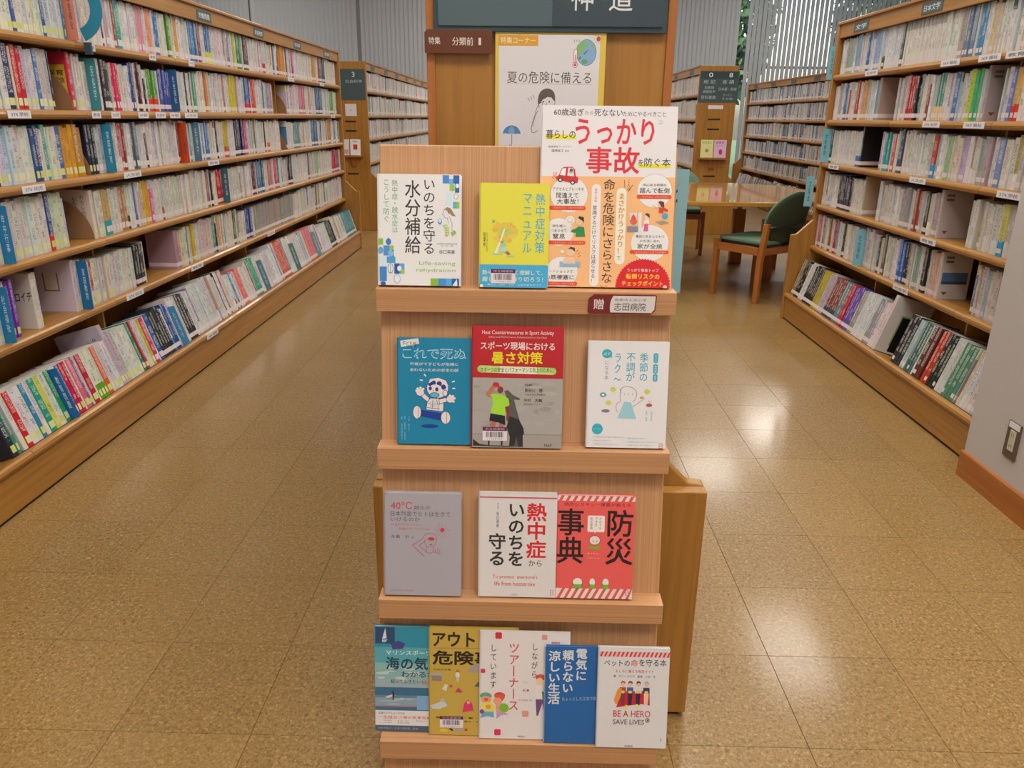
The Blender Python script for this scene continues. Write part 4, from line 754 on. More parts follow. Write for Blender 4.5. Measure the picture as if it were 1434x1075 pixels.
def b3(A):
    # box 0..1000 x 0..1345
    K = 1000/1357
    def m(x, y): return ((x-38)*K, (y-22)*K*1.0)
    def q(c, t_, x0, y0, x1, y1, b_=.0, **k): a, b2_ = m(x0, y0), m(x1, y1); A.T(c, t_, a[0], a[1], b2_[0], b2_[1], b_, **k)
    q('3c3834', '60歳過ぎ', 158, 52, 460, 122, .008); q('3c3834', 'たら', 470, 76, 550, 110, .004); q('3c3834', '死なない', 562, 56, 845, 124, .01); q('3c3834', 'ためにやるべきこと', 850, 76, 1275, 122, .004)
    a, b_ = m(78, 310), m(385, 355); A.r('e8e030', *a, *b_); a, b_ = m(1015, 590), m(1345, 628); A.r('e8e030', *a, *b_)
    q('dc3440', 'うっかり', 378, 148, 1168, 402, .022); q('dc3440', '事故', 492, 425, 1030, 690, .022)
    q('383430', '暮らしの', 84, 262, 380, 350, .01); q('383430', 'を', 1018, 545, 1070, 612, .006); q('383430', '防ぐ本', 1078, 530, 1340, 616, .006)
    q('707070', '医療環境アドバイザー', 112, 418, 348, 438); q('505050', '国崎信江', 145, 455, 262, 482, .006); q('606060', '監修', 278, 460, 320, 480)
    q('a09898', 'TJ', 1205, 160, 1240, 176); q('a09898', 'MOOK', 1205, 184, 1248, 196)
    A.r('f4bc84', 0, 515, 1000, 1345)
    # lower part in crop2 coordinates: scale 5.97 vs 7.17
    def n(x, y): return ((x-22)/1112*1000, (y-88)/962*830+515)
    def C(c, x, y, r_): a = n(x, y); A.e(c, a[0], a[1], r_/1112*1000, r_/962*830)
    def q2(c, t_, x0, y0, x1, y1, b_=.0, **k): a, b2_ = n(x0, y0), n(x1, y1); A.T(c, t_, a[0], a[1], b2_[0], b2_[1], b_, **k)
    def r2(c, x0, y0, x1, y1): A.r(c, *n(x0, y0), *n(x1, y1))
    def p2(c, pts): A.poly(c, [n(*p) for p in pts])
    def cap(c, x0, y0, x1, y1):
        rr = min(x1-x0, y1-y0)/2
        if x1-x0 > y1-y0: r2(c, x0+rr, y0, x1-rr, y1); C(c, x0+rr, (y0+y1)/2, rr); C(c, x1-rr, (y0+y1)/2, rr)
        else: r2(c, x0, y0+rr, x1, y1-rr); C(c, (x0+x1)/2, y0+rr, rr); C(c, (x0+x1)/2, y1-rr, rr)
    for x, y, r_ in ((262, 245, 155), (185, 570, 122), (215, 920, 135), (968, 205, 144), (945, 655, 158)): C('c89060', x, y, r_+2); C('eceaea', x, y, r_)
    C('eceaea', 275, 465, 36)
    cap('e0502c', 95, 342, 402, 380); cap('e0502c', 95, 644, 408, 680); cap('e0502c', 80, 1006, 348, 1040); cap('e0502c', 822, 238, 1110, 274); cap('e0502c', 778, 718, 1105, 752)
    for x0, x1, y in ((130, 385, 351), (140, 390, 653), (110, 330, 1014), (865, 1085, 247), (820, 1085, 727)): q2('f4b8a0', '「ながら○○」に気づけ対策を', x0, y, x1, y+18)
    q2('383434', 'アクセルとブレーキを', 126, 182, 382, 212); q2('2c2828', '間違えて', 155, 228, 340, 276, .01); q2('2c2828', '大事故！', 160, 282, 340, 328, .01)
    q2('383434', '餅を喉に', 128, 505, 240, 530); q2('383434', 'つまらせて', 118, 545, 248, 572); q2('2c2828', '窒息', 132, 584, 236, 628, .01)
    q2('383434', 'ヒートショックで', 85, 902, 308, 928); q2('2c2828', '心筋梗塞に', 72, 944, 322, 988, .01)
    q2('383434', '床にある新聞を', 868, 142, 1065, 166); q2('2c2828', '踏んで転倒', 845, 178, 1090, 226, .008)
    q2('383434', '電話に気をとられて', 826, 586, 1065, 610); q2('383434', '火を消し忘れ', 860, 626, 1028, 650); q2('2c2828', '家が全焼', 842, 662, 1050, 706, .008)
    cap('f0eae8', 448, 152, 525, 1042); q2('d04050', '事例と対策', 472, 190, 494, 308, v=True); q2('403838', '意識するだけでリスクは減らせる！', 458, 335, 496, 1010, .006, v=True)
    cap('f2ecdc', 655, 182, 738, 848); q2('d89010', 'まさか⁉うっかり！', 672, 228, 726, 752, .03, v=True); q2('404040', 'で', 672, 772, 704, 806)
    q2('38342c', '命を危険にさらさな', 545, 110, 642, 1010, .004, v=True); q2('38342c', 'い', 545, 1032, 600, 1049, .004)
    q2('504840', 'こんな', 742, 112, 768, 205, v=True); a, b_ = n(715, 115), n(722, 180); A.l('504840', 4, [a, b_]); A.l('504840', 4, [n(786, 155), n(748, 215)])
    # red rosette
    pts = [(900+ (236 if k % 2 else 224)*math.cos(math.radians(180+k*180/60)), 1049+(258 if k % 2 else 246)*math.sin(math.radians(180+k*180/60))) for k in range(61)]
    p2('d8202c', [(min(x, 1128), y) for x, y in pts])
    q2('f0e0e0', 'うっかり事故トップ', 764, 880, 1028, 910, .006); q2('f4e03c', '転倒リスクの', 756, 926, 1036, 972, .014); q2('f4e03c', 'チェックポイント', 722, 988, 1066, 1034, .014)
    # car
    p2('d03038', [(150, 95), (172, 80), (196, 22), (215, 10), (285, 8), (305, 30), (312, 85), (336, 105), (330, 145), (300, 150), (180, 125), (152, 115)]); p2('f0f0f0', [(180, 78), (200, 25), (232, 18), (226, 84)]); p2('e0e8f0', [(242, 84), (250, 16), (290, 18), (298, 90)]); C('d8a890', 272, 50, 16); C('605858', 275, 36, 14)
    for x, y in ((186, 120), (288, 142)): C('303030', x, y, 19); C('e8e8e8', x, y, 10)
    for k in range(3): A.l('d05050', 3, [n(118+k*12, 110), n(132+k*12, 55)])
    # man in green, bather, woman, phone
    p2('2f8c50', [(320, 540), (345, 520), (392, 525), (404, 608), (322, 610), (328, 575), (282, 570), (290, 550)]); C('f0c8a8', 352, 480, 30); p2('38342c', [(340, 448), (350, 430), (388, 440), (392, 488), (376, 470)]); C('f0c8a8', 290, 530, 14); C('c0b8b8', 275, 465, 22); C('f0eeee', 275, 465, 18)
    r2('90b8d8', 195, 828, 370, 875); p2('f0c8a8', [(230, 800), (260, 785), (315, 790), (332, 845), (222, 845)]); C('f0c8a8', 285, 745, 34); p2('504840', [(262, 715), (285, 698), (320, 706), (322, 742), (300, 722)])
    for x, y in ((330, 740), (345, 760), (350, 785)): A.l('e06030', 5, [n(x, y), n(x+18, y-14)])
    C('e8f0f4', 215, 740, 14)
    C('f0d0b8', 1018, 320, 20); p2('603830', [(1000, 298), (1020, 290), (1050, 300), (1052, 345), (1030, 340)]); p2('d84838', [(1008, 348), (1050, 345), (1088, 370), (1078, 385), (1050, 372), (1046, 395), (1008, 392)]); C('50a8d0', 1062, 420, 26); A.l('e8b898', 6, [n(1010, 356), n(950, 330)]); p2('a89888', [(980, 470), (1050, 458), (1100, 478), (1030, 495)])
    r2('d8dce0', 770, 395, 830, 500); r2('e4e6ea', 842, 392, 868, 560); r2('888890', 750, 512, 842, 562); C('d86850', 802, 470, 30); p2('e85038', [(780, 440), (800, 405), (822, 440), (812, 462)])
    C('f0d0b8', 912, 432, 20); p2('583830', [(895, 408), (912, 396), (934, 405), (936, 440), (916, 424)]); p2('e0609c', [(896, 480), (925, 480), (926, 552), (888, 552)]); p2('f0e8e8', [(892, 452), (930, 452), (934, 488), (888, 488)])
    a = n(1085, 1040); A.e('d8c8c0', a[0], a[1], 16, 14)
rbook('large white and orange book with huge red characters, top ledge at right', .0195, .2238, 0, .2703, .010, (0, 0, 1000, 1345), 'e8e4e8', b3, dy=.0075)
def b4(A):
    A.cur = 'illustration'
    A.poly('e0dcda', [(72, 95), (238, 70), (246, 118), (198, 132), (192, 148), (180, 134), (80, 152)]).T('404448', '子ども版', 92, 92, 222, 134, .01, skew=-14)
    A.T('b8dcec', 'これで死ぬ', 92, 162, 674, 256, .035).T('1484ac', 'これで死ぬ', 100, 170, 666, 248, .0)
    A.T('e0e4e4', '外遊びで子どもが危険に', 162, 288, 606, 316, .01).T('e0e4e4', 'あわないための安全の話', 162, 340, 606, 370, .01)
    for x, y, a in ((300, 405, 50), (265, 450, 10), (560, 458, -20), (564, 520, 0)): A.l('e4e4e0', 11, [(x-14*math.cos(math.radians(a)), y-14*math.sin(math.radians(a))), (x+14*math.cos(math.radians(a)), y+14*math.sin(math.radians(a)))])
    N = '1c3c94'; W_ = 'e8dcd8'
    A.e(N, 345, 872, 82, 18)
    A.poly(N, [(262, 722), (448, 752), (444, 820), (262, 782)])
    for cx, cy, rx, ry in ((226, 745, 36, 58), (490, 792, 42, 56)): A.e('20306c', cx, cy, rx+4, ry+4).e(W_, cx, cy, rx, ry).l(N, 4, [(cx+10, cy-ry), (cx+10, cy+ry)])
    A.poly(N, [(308, 722), (318, 640), (350, 610), (430, 610), (476, 650), (472, 740), (430, 735)]).poly(W_, [(312, 718), (322, 644), (352, 616), (428, 616), (470, 655), (466, 732), (430, 730)])
    A.poly(N, [(262, 600), (290, 565), (345, 612), (325, 655)]).poly(W_, [(268, 600), (292, 572), (338, 614), (322, 646)]).poly(N, [(425, 618), (505, 600), (512, 645), (430, 668)]).poly(W_, [(430, 624), (500, 607), (506, 640), (434, 662)])
    A.e(N, 255, 562, 40, 36).e(W_, 255, 562, 36, 32).e(N, 532, 620, 38, 36).e(W_, 532, 620, 34, 32)
    for cx, cy in ((222, 548), (232, 528), (258, 520), (282, 530), (556, 592), (570, 612), (562, 640), (530, 588)): A.e(W_, cx, cy, 12, 11)
    A.e(N, 415, 520, 104, 96).e(W_, 415, 520, 98, 90).e(N, 485, 565, 24, 30).e(W_, 485, 565, 19, 25)
    for cx, cy in ((375, 472), (430, 480), (470, 510), (350, 480)): A.e(N, cx, cy, 24, 24)
    A.poly(W_, [(330, 480), (345, 440), (420, 425), (490, 450), (515, 500), (495, 505), (450, 460), (380, 450)])
    A.e(W_, 395, 525, 58, 38)
    A.e(N, 348, 524, 14, 18).e(N, 408, 532, 15, 19).e('d07060', 375, 545, 7, 5).e(N, 387, 585, 46, 26).e('60b4c8', 387, 585, 40, 21)
    A.l(N, 4, [(330, 660), (440, 668)]).l(N, 4, [(318, 700), (435, 712)]).r('c8d0d8', 345, 645, 400, 690).l(N, 4, [(372, 625), (366, 710)]).l(N, 4, qcurve((400, 620), (430, 680), (420, 725)))
    A.T('88c8e0', '大塚　健太子', 142, 780, 158, 925, v=True).T('88c8e0', '監修　加藤香奈　羽根田治', 104, 780, 122, 1005, v=True).T('88c8e0', '絵　和田由紀子', 76, 785, 92, 1005, v=True)
rbook('teal blue book with a startled cartoon child in navy and white, second ledge', -.1994, -.0835, 1, .1685, .012, (45, 68, 722, 1040), '1484ac', b4)
def b5(A):
    A.r('a9a5a0', 44, 455, 772, 1018)
    q = random.Random(9)
    for k in range(40): A.e(q.choice(['a4a09c', 'b0aca8', '9c9894', 'aeaaa4']), q.uniform(70, 740), q.uniform(480, 900), q.uniform(20, 70), q.uniform(6, 22))
    A.r('8c8884', 44, 905, 772, 912).r('a29c96', 44, 912, 772, 1018)
    A.T('e8d8d4', 'Heat Countermeasures in Sport Activity', 116, 78, 692, 118, .02).T('e0b8b0', 'Safety and Performance Enhancement in the Heat', 168, 122, 636, 142, .004)
    A.T('ecdcd8', 'スポーツ現場における', 104, 168, 702, 232, .02).T('e8d820', '暑さ対策', 194, 244, 606, 342, .03)
    A.e('a8cc68', 108, 385, 28).e('a8cc68', 690, 396, 28).poly('b8d880', [(108, 357), (108, 413), (690, 424), (690, 368)]).poly('e0e8c8', [(260, 360), (260, 416), (560, 421), (560, 366)])
    A.T('302828', 'スポーツの安全とパフォーマンス向上のために', 104, 372, 690, 412, .012, skew=6)
    A.T('484440', '【編著】', 465, 498, 525, 516).T('38342f', '長谷川　博', 465, 536, 608, 566, .01).T('605c58', '広島大学大学院教授', 465, 576, 635, 592).T('38342f', '中村　大輔', 462, 616, 606, 644, .01).T('605c58', '株式会社ウェザーニューズ', 460, 654, 694, 670).T('302c2c', 'NAP', 632, 982, 694, 1006, .02)
    # shadow printed in the picture, runner
    A.poly('5c5854', [(300, 560), (330, 550), (370, 590), (428, 618), (425, 630), (380, 626), (400, 700), (430, 800), (462, 860), (466, 905), (455, 915), (458, 1010), (345, 1010), (350, 930), (325, 860), (345, 760), (335, 650)]).poly('2c2a2c', [(345, 760), (425, 790), (462, 862), (466, 905), (455, 915), (458, 1008), (420, 1008), (405, 930), (385, 1008), (345, 1008), (350, 930), (322, 850)])
    A.poly('c0725c', [(150, 590), (200, 515), (225, 505), (235, 525), (195, 570), (205, 600), (180, 612)]).e('7c3c30', 268, 550, 24, 28).e('c02c30', 232, 508, 28, 18).poly('c02c30', [(240, 510), (280, 530), (262, 545), (236, 524)]).poly('7c3c30', [(305, 680), (345, 680), (344, 760), (336, 810), (318, 790), (322, 740)])
    A.poly('a4dc3c', [(182, 590), (225, 580), (290, 592), (335, 620), (344, 672), (306, 690), (310, 758), (190, 740), (208, 670), (204, 618)]).poly('1c2030', [(190, 740), (308, 758), (312, 835), (258, 815), (182, 800)]).poly('b07058', [(192, 800), (240, 812), (225, 870), (185, 870)]).poly('b07058', [(262, 815), (300, 832), (296, 870), (255, 868)])
    A.r('2c2c30', 172, 960, 186, 1000).r('2c2c30', 278, 960, 292, 1000).poly('28282c', [(50, 950), (100, 990), (172, 1000), (350, 1003), (350, 1012), (50, 1005)])
    barcode(A, 128, 852, 326, 962)
rbook('red-topped book with a runner in a lime shirt by a concrete wall, second ledge', -.0818, .0600, 1, .1904, .012, (36, 48, 772, 1018), 'b8202c', b5, dy=-.008)
def b6(A):
    C_ = '38aec4'
    A.T(C_, '季節の', 505, 160, 582, 412, .012, v=True).T(C_, '不調が', 386, 162, 466, 412, .012, v=True).T(C_, 'ラク〜', 278, 168, 340, 412, .012, v=True).T('5c98a4', 'になる本', 192, 232, 230, 405, .0, v=True)
    for y0, y1 in ((160, 245), (258, 340), (348, 412)): A.r(C_, 628, y0+8, 670, y1-8).e(C_, 649, y0+10, 21, 12).e(C_, 649, y1-10, 21, 12)
    A.T('d8e8ec', 'セルフケア', 640, 172, 660, 240, v=True).T('d8e8ec', '専門家', 640, 268, 660, 332, v=True).T('d8e8ec', '監修', 640, 358, 658, 402, v=True)
    A.e(C_, 210, 170, 46, 40).poly(C_, [(235, 195), (258, 210), (250, 180)]).T('c8ecf0', '必ず', 180, 158, 240, 186, .01)
    A.poly('9ccfdc', [(378, 600), (440, 605), (492, 755), (320, 752)]).l('806c68', 4, qcurve((350, 520), (320, 480), (385, 462))).l('806c68', 4, qcurve((385, 462), (480, 460), (490, 530))).l('806c68', 4, qcurve((350, 480), (330, 540), (345, 600))).l('806c68', 4, qcurve((490, 530), (480, 590), (450, 600))).l('b07068', 4, qcurve((345, 600), (280, 620), (322, 700))).l('b07068', 4, [(455, 645), (560, 570), (540, 550)]).e('c8a050', 532, 562, 16, 10)
    for x, y in ((275, 490), (582, 506), (236, 612)): A.e('d4d060', x, y, 26, 22)
    for k in range(3): A.l('806c68', 3, [(382+k*34, 520), (380+k*34, 540)])
    A.e('60a8b8', 185, 540, 30, 22).e('e6e4e8', 185, 540, 12, 10).e('807880', 212, 686, 38, 15).e('b05868', 604, 628, 28, 16).l('c88090', 4, [(604, 610), (602, 580)]).l('c88090', 4, [(616, 610), (622, 585)])
    A.T('80b4c0', '監修　医師', 576, 680, 592, 775, v=True).T('80b4c0', '自律神経研究所', 620, 680, 638, 775, v=True).e(C_, 142, 852, 50, 50).T('90d8d8', 'すぐ効く', 108, 840, 176, 864)
    for x0, x1, y in ((105, 390, 918), (105, 270, 952), (105, 340, 984), (415, 600, 926), (415, 706, 958), (415, 665, 990)): A.T('88b8c4', '□ 季節の変わり目の不調がつらい', x0, y, x1, y+14)
    tagmark(A, 708, 975, 742, 1022)
rbook('white book with turquoise title and woman in pale blue dress, second ledge at right', .0990, .2245, 1, .1682, .013, (42, 60, 768, 1022), 'e5e3e6', b6, dy=.0)
def b7(A):
    A.T('c84050', '40℃', 92, 156, 288, 222, .0).T('54505c', '超えの', 304, 188, 452, 224).T('54505c', '日本列島でヒトは生きて', 92, 240, 634, 286).T('54505c', 'いけるのか', 92, 296, 358, 332)
    A.T('c07080', '体温の科学から学ぶ', 92, 352, 380, 374).T('c07080', '猛暑のサバイバル術', 164, 390, 446, 414).T('54505c', '永島　計', 92, 458, 262, 488).T('54505c', '著', 282, 472, 298, 488).T('7c7884', 'KAGAKU DOJIN', 92, 968, 298, 984)
    A.e('c83c48', 562, 407, 20)
    for a in range(0, 360, 30): A.l('b87080', 3, [(562+28*math.cos(math.radians(a)), 407+28*math.sin(math.radians(a))), (562+(62 if a % 60 else 76)*math.cos(math.radians(a)), 407+(62 if a % 60 else 76)*math.sin(math.radians(a)))])
    K = 'b85064'
    A.l(K, 4, qcurve((382, 490), (400, 435), (450, 438))).l(K, 4, qcurve((450, 438), (520, 440), (512, 510))).l(K, 4, qcurve((512, 510), (500, 560), (450, 565))).l(K, 4, qcurve((450, 565), (400, 560), (398, 500))).l(K, 5, [(382, 490), (290, 550), (350, 610), (398, 650)]).l(K, 4, [(440, 480), (350, 555), (420, 605)]).e('d03848', 462, 490, 30, 16).l(K, 4, [(420, 565), (410, 620)]).l(K, 4, [(485, 560), (480, 610), (548, 630)]).l(K, 4, qcurve((412, 606), (450, 640), (482, 606))).l(K, 4, [(500, 580), (498, 612)]).l(K, 4, [(520, 575), (520, 618)]).l(K, 4, [(540, 580), (540, 622)]).e('807080', 458, 542, 14, 6)
rbook('plain grey-lilac book with small red line drawing, third ledge at left', -.2212, -.0972, 2, .1706, .016, (32, 78, 735, 1018), 'a9a5ae', b7, dy=.0, edge='c8c4c4')
def b8(A):
    A.r('d04860', 44, 106, 745, 118)
    A.T('d82830', '熱中症', 472, 158, 655, 678, .03, v=True).T('30302f', 'から', 496, 694, 618, 752, .006).T('30302f', 'いのちを', 310, 172, 450, 752, .03, v=True).T('30302f', '守る', 130, 446, 284, 752, .03, v=True)
    A.T('404040', '谷口英喜', 196, 244, 222, 392, v=True).T('404040', '医師・医学博士', 204, 165, 216, 222, v=True)
    A.T('d84048', 'To protect  everyone\'s', 168, 838, 582, 882, .012).T('d84048', 'life from heatstroke', 185, 902, 560, 942, .012).T('505050', '評言社', 342, 1018, 400, 1032)
    tagmark(A, 700, 975, 728, 1025)
rbook('white book with large red and black vertical characters, third ledge', -.0690, .0562, 2, .1728, .014, (38, 76, 748, 1048), 'dcd8d8', b8, dy=-.0)
def b9(A):
    def stripes(y0, y1, n_, sk):
        A.r('e4dcd4', 62, y0, 770, y1)
        for k in range(n_):
            x = 70+k*(700/n_); A.poly('e45c58', [(x+sk, y0), (x, y1), (x+700/n_*.46, y1), (x+sk+700/n_*.46, y0)])
    stripes(62, 110, 11, 26); stripes(940, 1035, 11, 50)
    A.T('a83838', '消防レスキュー隊員が教える', 120, 124, 730, 160, .012)
    A.T('2c2020', '防災', 512, 186, 762, 708, .018, v=True).T('2c2020', '事典', 62, 182, 308, 704, .018, v=True)
    A.r('f0e8e4', 345, 245, 492, 400).r('f0e8e4', 340, 255, 497, 390).poly('f0e8e4', [(400, 398), (416, 398), (410, 412)]).T('504848', 'だれでも', 446, 262, 468, 375, v=True).T('504848', 'できる', 408, 262, 430, 345, v=True).T('504848', '防災事典', 364, 262, 386, 375, v=True)
    A.e('403838', 410, 478, 52, 46).e('ecdcd8', 410, 478, 48, 42).poly('70b838', [(360, 535), (460, 535), (466, 560), (352, 560)]).l('504048', 5, [(388, 482), (402, 494)]).l('504048', 5, [(435, 482), (420, 494)])
    A.T('f0c8c0', 'タイチョー', 345, 596, 468, 614, .01).T('f0b8b0', '元消防士の本', 345, 640, 462, 652)
    for x, w_ in ((262, 50), (398, 30), (522, 34)): A.e('504040', x, 895, w_*.9, 50).e('ece4e0', x, 880, w_*.85, 40).poly('70b838', [(x-w_*.8, 900), (x+w_*.8, 900), (x+w_*.7, 940), (x-w_*.7, 940)])
    tagmark(A, 706, 950, 738, 998)
rbook('coral red book with huge black characters and striped edges, third ledge', .0569, .1805, 2, .1717, .014, (62, 62, 770, 1036), 'e85f5c', b9, dy=-.0)
def b10(A):
    X1 = 800
    A.r('2f8fa8', 36, 78, X1, 330).r('56a4b0', 36, 260, X1, 430).r('88b4b4', 36, 400, X1, 560).r('98aeb4', 36, 540, X1, 620)
    A.r('3a6c8c', 36, 618, X1, 690).r('5c88a4', 36, 690, X1, 712).r('8aa0b0', 36, 712, X1, 790).r('3c7090', 36, 790, X1, 826)
    q = random.Random(4)
    for k in range(16): A.e('bcc8c8', q.uniform(60, 700), q.uniform(420, 600), q.uniform(20, 60), q.uniform(5, 14))
    for k in range(14): A.e('b4c0c8', q.uniform(60, 700), q.uniform(715, 785), q.uniform(20, 70), 4)
    A.r('c0606c', 36, 786, X1, 794).r('2c4c70', 42, 82, 210, 228).poly('d8dce4', [(128, 90), (140, 180), (100, 190)]).poly('b8c0d0', [(98, 195), (148, 190), (130, 216), (100, 216)]).poly('404888', [(178, 230), (240, 200), (300, 225), (280, 270), (190, 280)])
    A.T('e0e8ec', 'マリンスポーツのための', 132, 284, 760, 326, .012).T('1c3c58', '海の気象が', 132, 345, 745, 460, .025).T('28445c', 'わかる本', 266, 470, 560, 526, .016).T('2c3c50', '知っておきたい', 172, 546, 432, 582, .006).T('c83848', '55のポイント', 440, 546, 740, 584, .012)
    A.poly('d8ccc4', [(120, 705), (195, 678), (215, 690), (150, 715)]).poly('3c3038', [(185, 660), (198, 645), (206, 690), (196, 735), (188, 735)]).r('7ca8d4', 400, 688, 560, 818)
    A.r('e0dcdc', 36, 826, X1, 962).T('704048', '知識ゼロでもよくわかる', 62, 840, 292, 862, .006).T('c83c44', '一生役立つ海の気象知識を徹底解説', 62, 874, 740, 902, .012).T('705c60', '天気の読み方', 105, 912, 180, 924).T('705c60', '風・波・うねり', 230, 912, 330, 924).T('705c60', '雲の見分け方', 392, 912, 490, 924).T('705c60', 'しくみの基本', 80, 932, 180, 944).T('705c60', '危険な現象', 230, 932, 335, 944)
    A.r('4c6078', 36, 962, X1, 1012).T('a8b4c0', '気象予報士・元海上保安官　監修', 60, 980, 410, 996)
rbook('blue sea and sky book showing a surfer, leftmost on the bottom ledge', -.2411, -.0940, 3, .1855, .009, (36, 78, 800, 1012), '3c8ca8', b10, fr=.0212)
def b11(A):
    A.T('28221c', 'アウトドア', 68, 106, 720, 238, .035).T('28221c', '危険事典', 68, 272, 800, 402, .035).l('907040', 4, [(75, 252), (820, 240)])
    A.T('504020', '羽根田治著', 76, 436, 230, 452, .01)
    A.poly('b0a4a8', [(50, 478), (140, 474), (165, 500), (60, 500)]).r('908478', 60, 500, 150, 548).poly('a89c98', [(375, 465), (420, 395), (470, 390), (540, 400), (540, 468)]).poly('60686c', [(438, 590), (470, 550), (530, 545), (530, 600)])
    A.e('e0d8d0', 290, 490, 20, 28).e('c84848', 292, 455, 18, 8).r('c8c0b8', 280, 510, 305, 548).poly('d8d4c8', [(150, 620), (180, 575), (205, 580), (190, 640)]).e('c85060', 232, 592, 14, 14).poly('c03868', [(266, 645), (300, 605), (336, 640), (320, 650)])
    A.poly('d8386c', [(335, 830), (350, 750), (385, 712), (420, 745), (436, 815), (385, 820)]).e('e8a8b0', 388, 738, 14).poly('c8ccd0', [(50, 770), (120, 745), (160, 720), (205, 770), (130, 805), (60, 800)]).e('b0b8c8', 158, 722, 18)
    A.T('403018', '毒・危・険・事・故・災・害', 95, 872, 720, 888, .01).T('403018', '登山・キャンプ・川・海', 350, 905, 720, 920, .01)
    barcode(A, 134, 868, 342, 972); A.e('e8c030', 170, 998, 36, 16).e('b0a4a0', 290, 990, 60, 14).poly('303030', [(215, 975), (245, 980), (255, 1002), (232, 998)]).e('c83848', 368, 988, 14, 12)
rbook('mustard yellow book with black block title and camping drawings, bottom ledge', -.1498, -.0020, 3, .1914, .0047, (38, 62, 824, 1040), 'c3a54c', b11, fr=.0157)
def b12(A):
    A.T('443c3c', 'しながら', 488, 166, 542, 472, .008, v=True, sp=1.15).T('d04450', 'ツアーナース', 296, 168, 378, 770, .012, v=True).T('443c3c', 'しています', 132, 182, 184, 572, .008, v=True, sp=1.15)
    def fl(c, x, y, r_=18):
        for a in (45, 135, 225, 315): A.e(c, x+r_*.7*math.cos(math.radians(a)), y+r_*.7*math.sin(math.radians(a)), r_*.75, r_*.75)
    fl('d83858', 200, 978, 24); fl('d83858', 68, 420, 16); fl('d83040', 200, 100, 24); fl('e0a090', 596, 108, 20); fl('e49890', 442, 802, 24)
    A.T('c84050', '養護教諭', 655, 144, 730, 164, .01).T('504848', '明', 416, 578, 440, 600).e('d05050', 460, 588, 10).T('807878', '漫画', 380, 672, 400, 684).T('807878', '坂本昌彦　監修', 412, 670, 500, 684).T('606060', '集英社', 378, 1004, 444, 1018).e('d8d4d4', 440, 515, 30, 14)
    # children
    A.e('60a890', 95, 645, 52, 30).e('e89c78', 98, 680, 44, 34).e('d05848', 98, 678, 18, 14).poly('e8d860', [(60, 710), (140, 700), (178, 745), (170, 790), (90, 788), (50, 745)]).poly('6ca8c8', [(70, 790), (165, 790), (170, 845), (110, 830), (50, 850)]).e('e0a048', 118, 745, 24, 20).e('80508c', 62, 790, 20, 20)
    A.e('d84838', 215, 640, 48, 30).e('e8a080', 200, 690, 40, 34).poly('d86048', [(170, 640), (240, 625), (262, 655), (240, 690), (215, 660), (175, 662)]).poly('e0a090', [(180, 720), (240, 710), (250, 790), (190, 800)]).e('80b838', 255, 752, 42, 42).poly('c8a0c0', [(190, 795), (250, 790), (298, 812), (230, 820), (190, 855)])
    A.e('d8584c', 568, 468, 42, 30).e('f0c8a0', 562, 505, 32, 34).poly('e8e0dc', [(530, 545), (580, 535), (600, 600), (600, 665), (528, 665)]).poly('70507c', [(530, 665), (604, 668), (604, 780), (588, 700), (552, 820), (540, 815)]).poly('508c58', [(582, 590), (604, 600), (604, 668), (590, 668)])
rbook('white comic-style book with red and black vertical title and hikers, bottom ledge', -.0653, .0828, 3, .1895, .0047, (40, 62, 818, 1036), 'e2dcdc', b12, fr=.0104)
def b13(A):
    A.T('d8dce0', '電気に', 338, 128, 440, 418, .03, v=True).T('d8dce0', '頼らない', 216, 140, 322, 532, .03, v=True).T('d8dce0', '涼しい生活', 90, 150, 200, 645, .03, v=True).T('a8c8e4', 'ちょっとした工夫で夏を快適に', 220, 578, 660, 612, .004, skew=18)
rbook('blue book with bold white vertical title, between two white books on the bottom ledge', .0421, .1667, 3, .1700, .0062, (60, 110, 750, 1008), '2464a8', b13, fr=.0036, spine='b8c4d4')
def b14(A):
    A.r('e4c0bc', 56, 100, 762, 148)
    for k in range(17): x = 58+k*42; A.poly('d04048', [(x+20, 100), (x, 148), (x+20, 148), (x+40, 100)])
    A.T('343030', 'ペットの', 105, 180, 362, 240, .008).T('d03c38', '命', 372, 172, 444, 238, .006).T('343030', 'を守る本', 456, 166, 732, 234, .008)
    A.T('c86060', 'もしもに備える救急ガイド', 222, 270, 606, 300, .006).T('504c50', '著　サニー カミヤ　監修　小沼　守', 202, 322, 624, 346, .006)
    A.poly('c8282c', [(290, 480), (570, 470), (580, 612), (500, 600), (400, 612), (240, 636)])
    for x, hc, bc, lc in ((302, 'c84838', 'b84848', '803850'), (376, '604838', '4868a0', '302c58'), (458, '602820', 'd8dce0', '302858'), (540, 'a8a8b0', '384468', 'e8c8b0')):
        A.e(hc, x, 398, 22, 20).e('e8b898', x, 412, 17, 18).poly(bc, [(x-32, 440), (x+30, 440), (x+34, 495), (x-34, 495)]).poly(lc, [(x-24, 495), (x+24, 495), (x+18, 610), (x-20, 610)]).e('e8c040', x, 485, 20, 14)
    A.poly('e89840', [(250, 455), (290, 450), (285, 520), (250, 600), (228, 600), (215, 560)]).e('e8e060', 340, 632, 14, 22).e('e8e060', 450, 620, 14, 22)
    A.T('d03840', 'BE A HERO', 214, 664, 590, 728, .02).T('404450', 'SAVE LIVES', 212, 752, 528, 800, .014).e('404450', 562, 756, 22, 22).e('dcdadc', 562, 756, 14, 14).e('404450', 562, 756, 8, 8).T('505050', '緑書房', 338, 1004, 424, 1022)
    tagmark(A, 700, 930, 712, 960)
rbook('white book with red striped top and four caped rescuers, rightmost on the bottom ledge', .1282, .2440, 3, .1750, .0060, (44, 60, 762, 1030), 'dcdadc', b14, fr=-.0030, spine='c8c8c8')

